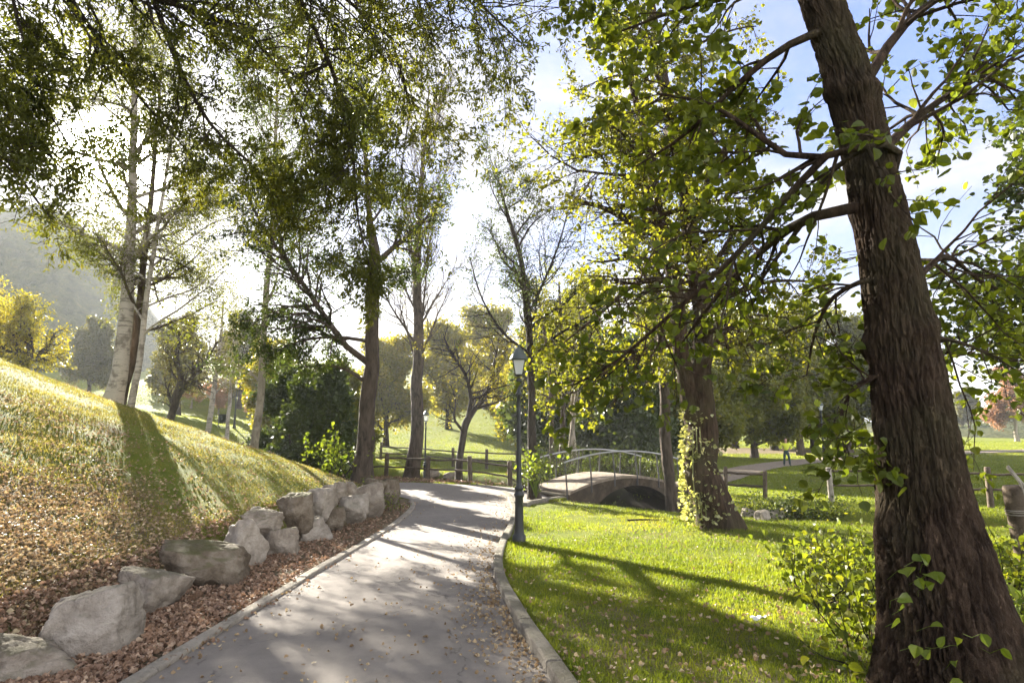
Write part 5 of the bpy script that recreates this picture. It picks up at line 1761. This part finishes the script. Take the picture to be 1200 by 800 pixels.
# ------------------------------------------------------------------ person
def person(p, h, face, label):
    e = empty('person', p, label, 'person')
    k = h / 1.75
    c_, s_ = math.cos(face), math.sin(face)

    def skin(name, verts, edges, mat, root=0, sub=2):
        me = bpy.data.meshes.new(name)
        co = []
        for x, y, z, r in verts:
            co.append(((x * c_ - y * s_) * k, (x * s_ + y * c_) * k, z * k))
        me.from_pydata(co, edges, [])
        o = bpy.data.objects.new(name, me)
        COL.objects.link(o)
        o.parent = e
        m_ = o.modifiers.new('skin', 'SKIN')
        m_.use_smooth_shade = True
        for i_, vv in enumerate(verts):
            sv = me.skin_vertices[0].data[i_]
            sv.radius = (vv[3] * k, vv[3] * k)
            sv.use_root = i_ == root
        ss = o.modifiers.new('sub', 'SUBSURF')
        ss.levels = ss.render_levels = sub
        me.materials.append(M[mat])
        return o
    # bare body: head, neck, arms with hands on the hips
    body = [(0, 0, 1.36, .06), (0, 0, 1.47, .055), (0, -0.01, 1.56, .078), (0, -0.015, 1.655, .088), (0, 0, 1.73, .05),
            (-.20, 0, 1.38, .05), (-.36, .05, 1.17, .040), (-.22, -.10, 1.03, .034), (-.15, -.13, 1.00, .036),
            (.20, 0, 1.38, .05), (.36, .05, 1.17, .040), (.22, -.10, 1.03, .034), (.15, -.13, 1.00, .036), (0, 0, 1.05, .10)]
    skin('body', body, [(0, 1), (1, 2), (2, 3), (3, 4), (0, 5), (5, 6), (6, 7), (7, 8), (0, 9), (9, 10), (10, 11), (11, 12), (0, 13)], 'skin')
    skin('jacket', [(0, 0, .96, .150), (0, 0, 1.12, .150), (0, 0, 1.30, .165), (0, 0, 1.42, .10), (-.21, 0, 1.37, .075), (-.36, .05, 1.17, .062), (-.25, -.08, 1.06, .054), (.21, 0, 1.37, .075), (.36, .05, 1.17, .062), (.25, -.08, 1.06, .054)],
         [(0, 1), (1, 2), (2, 3), (2, 4), (4, 5), (5, 6), (2, 7), (7, 8), (8, 9)], 'hivis')
    skin('trousers', [(0, 0, .98, .140), (0, 0, .88, .135), (-.10, 0, .80, .095), (-.13, -.02, .48, .072), (-.16, .02, .08, .060), (.10, 0, .80, .095), (.14, -.08, .48, .072), (.17, -.10, .08, .060)],
         [(0, 1), (1, 2), (2, 3), (3, 4), (1, 5), (5, 6), (6, 7)], 'trousers')
    for sx, yy in ((-.16, .02), (.17, -.10)):
        skin('shoe', [(sx, yy + .03, .05, .05), (sx, yy - .08, .045, .045), (sx * 1.05, yy - .17, .035, .035)], [(0, 1), (1, 2)], 'black_iron')
    skin('hair', [(0, .02, 1.66, .088), (0, .01, 1.71, .084), (0, .0, 1.745, .06)], [(0, 1), (1, 2)], 'hair', 0, 2)
    return e


pp = ground_at(913, 39.3)
person(pp, 1.75, R(-12), 'person in yellow high-visibility jacket and dark trousers walking on the far path')

# ------------------------------------------------------------------ grass and fallen leaves
def screen_scatter(n, y0, y1, xl, xr, rng, power=1.0):
    """points denser near the viewer's end of the lawn"""
    y = y0 * np.exp(rng.random(n) ** power * math.log(y1 / y0))
    x = y * rng.uniform(xl, xr, n)
    return x, y


rg = np.random.default_rng(900)


def blades(x, y, h, w, rng, lean=0.5):
    n = len(x)
    z = H(x, y)
    a = rng.uniform(0, 2 * np.pi, n)
    ln = rng.uniform(0.1, lean, n) * h
    b = rng.uniform(0, 2 * np.pi, n)
    base = np.stack([x, y, z - 0.004], 1)
    side = np.stack([np.cos(a), np.sin(a), np.zeros(n)], 1) * (w / 2)[:, None]
    bend = np.stack([np.cos(b) * ln, np.sin(b) * ln, np.zeros(n)], 1)
    m = base + bend * 0.35 + np.array([0, 0, 1.0]) * (h * 0.6)[:, None]
    t_ = base + bend + np.array([0, 0, 1.0]) * h[:, None]
    v = np.stack([base - side, base + side, m + side * 0.75, m - side * 0.75, t_], 1).reshape(-1, 3)
    o_ = np.arange(n)[:, None] * 5
    return v, [o_ + np.array([[0, 1, 2, 3]]), o_ + np.array([[3, 2, 4]])]


x, y = screen_scatter(520000, 2.0, 19.0, -0.35, 1.25, rg)
ok = ~on_path(x, y) & (x > np.interp(y, P_RIGHT[:, 1][:80], P_RIGHT[:, 0][:80]) + 0.12)
lit = litter_amount(x, y)
pat = fbm(np.stack([x * 0.9, y * 0.9, x * 0 + 8], 1), 3)
ok &= (rg.random(len(x)) > lit * 1.25) & (polydist(x, y, CREEK) > 0.9) & (rg.random(len(x)) < np.clip(0.3 + 2.4 * (pat - 0.28), 0.1, 1))
ok &= ~((y > 17.0) & (y < 23) & (x < 1.9) & (x > -1.5) & inpoly(x, y, POLYS[1]))
x, y, pat = x[ok], y[ok], pat[ok]
n = len(x)
h = rg.uniform(0.018, 0.048, n) * (0.65 + 0.9 * np.clip(pat, 0, 1)) * (1 + 0.25 * (y > 8))
g = Geo()
v, fs = blades(x, y, h, (0.0035 + 0.0007 * y) * rg.uniform(0.7, 1.3, n), rg, 0.9)
tone = np.clip(fbm(np.stack([x * 0.6, y * 0.6, x * 0 + 1], 1), 3) * 1.4 - 0.35 + rg.normal(size=n) * 0.18, 0, 1)
g.add(v, fs, tone)
# both face groups share the tone array
tag(g.build('grass', M['grass']), 'short mown grass of the right-hand lawn', 'grass', None, 'stuff')

kl = np.vstack([P_RIGHT[:78], B_NEAR[14:36]])
kt = rg.random(16000)
ki = np.clip((kt ** 1.6 * (len(kl) - 2)).astype(int), 0, len(kl) - 2)
kp = kl[ki] + (kl[ki + 1] - kl[ki]) * rg.random((16000, 1))
tx_ = nrm(kl[ki + 1] - kl[ki])
kp = kp + np.stack([tx_[:, 1], -tx_[:, 0]], 1) * (0.135 + rg.exponential(0.045, (16000, 1)))
feet = []
for cx_, cy_, r0_ in ((lb[0], lb[1], 0.50), (mt[0][0], mt[0][1], 0.46), (0.13, 11.15, 0.13), (t3[0][0], t3[0][1], 0.25)):
    a_ = rg.uniform(0, 2 * np.pi, 1500)
    q_ = r0_ + rg.exponential(0.07, 1500)
    feet.append(np.stack([cx_ + np.cos(a_) * q_, cy_ + np.sin(a_) * q_], 1))
kp = np.vstack([kp] + feet)
kp = kp[(fbm(np.stack([kp[:, 0] * 1.7, kp[:, 1] * 1.7, kp[:, 0] * 0], 1), 2) > 0.46) & ~on_path(kp[:, 0], kp[:, 1])]
g = Geo()
v, fs = blades(kp[:, 0], kp[:, 1], rg.uniform(0.04, 0.10, len(kp)), (0.0035 + 0.0006 * kp[:, 1]), rg, 0.8)
g.add(v, fs, rg.random(len(kp)) * 0.8)
tag(g.build('grass', M['grass']), 'longer uncut grass along the kerb and round the trunks', 'grass', None, 'stuff')
# dead branch on the lawn
p = G(757, 611)
bq = np.array([[[-0.42, 0.02, 0.03], [-0.15, -0.03, 0.05], [0.12, 0.03, 0.04], [0.45, -0.02, 0.05]], [[-0.1, -0.02, 0.05], [0.05, -0.10, 0.07], [0.2, -0.16, 0.06], [0.3, -0.2, 0.04]]]) + p
g = Geo()
g.add(*tubes(bq, np.array([[0.022, 0.02, 0.016, 0.008], [0.014, 0.011, 0.008, 0.004]]), 7))
tag(g.build('fallen_branch', M['bark_dark'], None, p, True), 'short dark dead branch lying on the lawn before the bridge', 'branch')

x, y = screen_scatter(560000, 2.0, 24.0, -1.6, -0.18, rg)
xw = np.interp(y, XW_Y, XW_X)
lit = litter_amount(x, y)
pat = fbm(np.stack([x * 0.8, y * 0.8, x * 0 + 4], 1), 3)
ok = (x < xw - 0.45) & (rg.random(len(x)) < np.clip(1.15 - 0.9 * lit, 0.22, 1) * np.clip(0.2 + 2.6 * (pat - 0.3), 0.1, 1))
x, y, pat = x[ok], y[ok], pat[ok]
n = len(x)
g = Geo()
h = rg.uniform(0.015, 0.045, n) * (0.7 + 0.7 * pat)
v, fs = blades(x, y, h, (0.0035 + 0.0007 * y) * rg.uniform(0.7, 1.3, n), rg, 1.1)
g.add(v, fs, np.clip(fbm(np.stack([x * 0.6, y * 0.6, x * 0 + 1], 1), 3) * 1.3 - 0.3 + rg.normal(size=n) * 0.2, 0, 1))
tag(g.build('grass', M['grass_dry']), 'thin worn grass on the left-hand bank', 'grass', None, 'stuff')


x, y = screen_scatter(460000, 14.0, 85.0, -0.8, 1.1, rg)
xw = np.interp(y, XW_Y, XW_X)
ok = ~on_path(x, y) & (polydist(x, y, CREEK) > 1.6) & (H(x, y) > -1.1) & (litter_amount(x, y) < 0.55)
ok &= ~((y < 24) & (x < 4.5)) & ~((y < 19) & (x < 7))
x, y = x[ok], y[ok]
n = len(x)
g = Geo()
v, fs = blades(x, y, rg.uniform(0.03, 0.075, n), (0.004 + 0.0008 * y) * rg.uniform(0.7, 1.3, n), rg, 0.9)
g.add(v, fs, np.clip(fbm(np.stack([x * 0.25, y * 0.25, x * 0 + 1], 1), 3) * 1.4 - 0.25 + rg.normal(size=n) * 0.18, 0, 1))
tag(g.build('grass', M['grass']), 'sunlit grass of the lawns beyond the creek', 'grass', None, 'stuff')


T_CURL = (np.array([(0, 0, 0), (-.34, .2, .16), (-.40, .55, .22), (-.16, .85, .06), (0.04, 1.02, .12), (.22, .80, .02), (.36, .45, .20), (.26, .15, .10), (0, .5, -.04)], float),
          [np.array([[0, 8, 2, 1], [8, 4, 3, 2], [8, 6, 5, 4], [0, 7, 6, 8]])])


def litter(name, x, y, size, mat, label, rng, lift=0.008):
    z = H(x, y)
    g = Geo()
    P = np.stack([x, y, z + lift + rng.uniform(0, 0.02, len(x))], 1)
    a = rng.uniform(0, 2 * np.pi, len(x))
    D = np.stack([np.cos(a), np.sin(a), rng.normal(size=len(x)) * 0.25], 1)
    leaves(g, P, size, T_CURL, rng, D * 3, 0.22, 0.60, None, 0.0)
    tag(g.build(name, M[mat]), label, 'leaves', None, 'stuff')


# bank
x, y = screen_scatter(225000, 2.0, 22.0, -1.6, -0.18, rg)
xw = np.interp(y, XW_Y, XW_X)
ok = (x < xw - 0.1) & (rg.random(len(x)) < litter_amount(x, y) ** 1.2 * 0.72 + 0.03)
litter('fallen_leaves', x[ok], y[ok], 0.043, 'litter', 'brown leaf litter scattered over the left bank', rg, 0.012)
# russet drift at the foot of the wall
x, y = screen_scatter(170000, 1.8, 18.0, -1.5, -0.12, rg)
xw = np.interp(y, XW_Y, XW_X)
vd = np.clip((x - xw + 0.5) / (-2.62 - xw + 0.5), 0, 1)
ok = (x > xw - 0.5) & (x < -2.79 + rg.random(len(x)) ** 5 * 0.35) & (rg.random(len(x)) < 0.95 - 0.55 * vd ** 2)
litter('fallen_leaves', x[ok], y[ok], 0.052, 'litter_red', 'russet drift of dead leaves between boulders and path', rg, 0.012)
# lawn, path edges
x, y = screen_scatter(60000, 2.3, 20.0, -0.35, 0.95, rg)
pr = np.interp(y, P_RIGHT[:, 1][:80], P_RIGHT[:, 0][:80])
la = litter_amount(x, y)
ok = (x > pr + 0.14) & (rg.random(len(x)) < 0.025 + 0.16 * la) & (polydist(x, y, CREEK) > 0.8)
litter('fallen_leaves', x[ok], y[ok], 0.042, 'litter', 'pale dead leaves dotted over the lawn', rg, 0.028)
x, y = screen_scatter(110000, 2.3, 20.0, -0.85, 0.3, rg)
pr = np.interp(y, P_RIGHT[:, 1][:80], P_RIGHT[:, 0][:80])
pl = np.interp(y, P_LEFT[:, 1][:80], P_LEFT[:, 0][:80])
e1, e2 = pr - x, x - pl
ok = (e1 > 0.02) & (e2 > 0.0) & (rg.random(len(x)) < 0.012 + 0.55 * np.exp(-e1 / 0.22) * smooth(3.5, 6.5, y) + 0.16 * np.exp(-e1 / 0.25) + 0.10 * np.exp(-e2 / 0.12))
litter('fallen_leaves', x[ok], y[ok], 0.036, 'litter', 'dry leaves gathered along the edges of the path', rg, 0.018)
# beyond the path bend, under the fence
x, y = rg.uniform(-13, 1.5, 16000), rg.uniform(22, 30, 16000)
ok = (rg.random(16000) < litter_amount(x, y)) & ~on_path(x, y) & (polydist(x, y, CREEK) > 1.0)
litter('fallen_leaves', x[ok], y[ok], 0.09, 'litter_red', 'brown leaves lying under the fence at the path bend', rg, 0.015)
# one pale sheet of crumpled paper on the lawn
p = G(888, 728)
g = Geo()
u_ = np.linspace(-1, 1, 7)
X, Y = np.meshgrid(u_, u_)
Z = (vnoise(np.stack([X * 2.1 + 3, Y * 2.1, X * 0], -1)) - 0.3) * 0.05
v = np.stack([X * 0.06, Y * 0.045, Z + 0.03], -1).reshape(-1, 3)
i = np.arange(6)[:, None] * 7 + np.arange(6)[None]
g.add(v + p, np.stack([i, i + 1, i + 8, i + 7], -1).reshape(-1, 4))
mp_ = plain_mat('white_paper', (0.75, 0.76, 0.76), 0.8, 0.2, var=0.1)
tag(g.build('paper_scrap', mp_, None, p, True), 'crumpled white paper scrap lying on the lawn', 'paper')
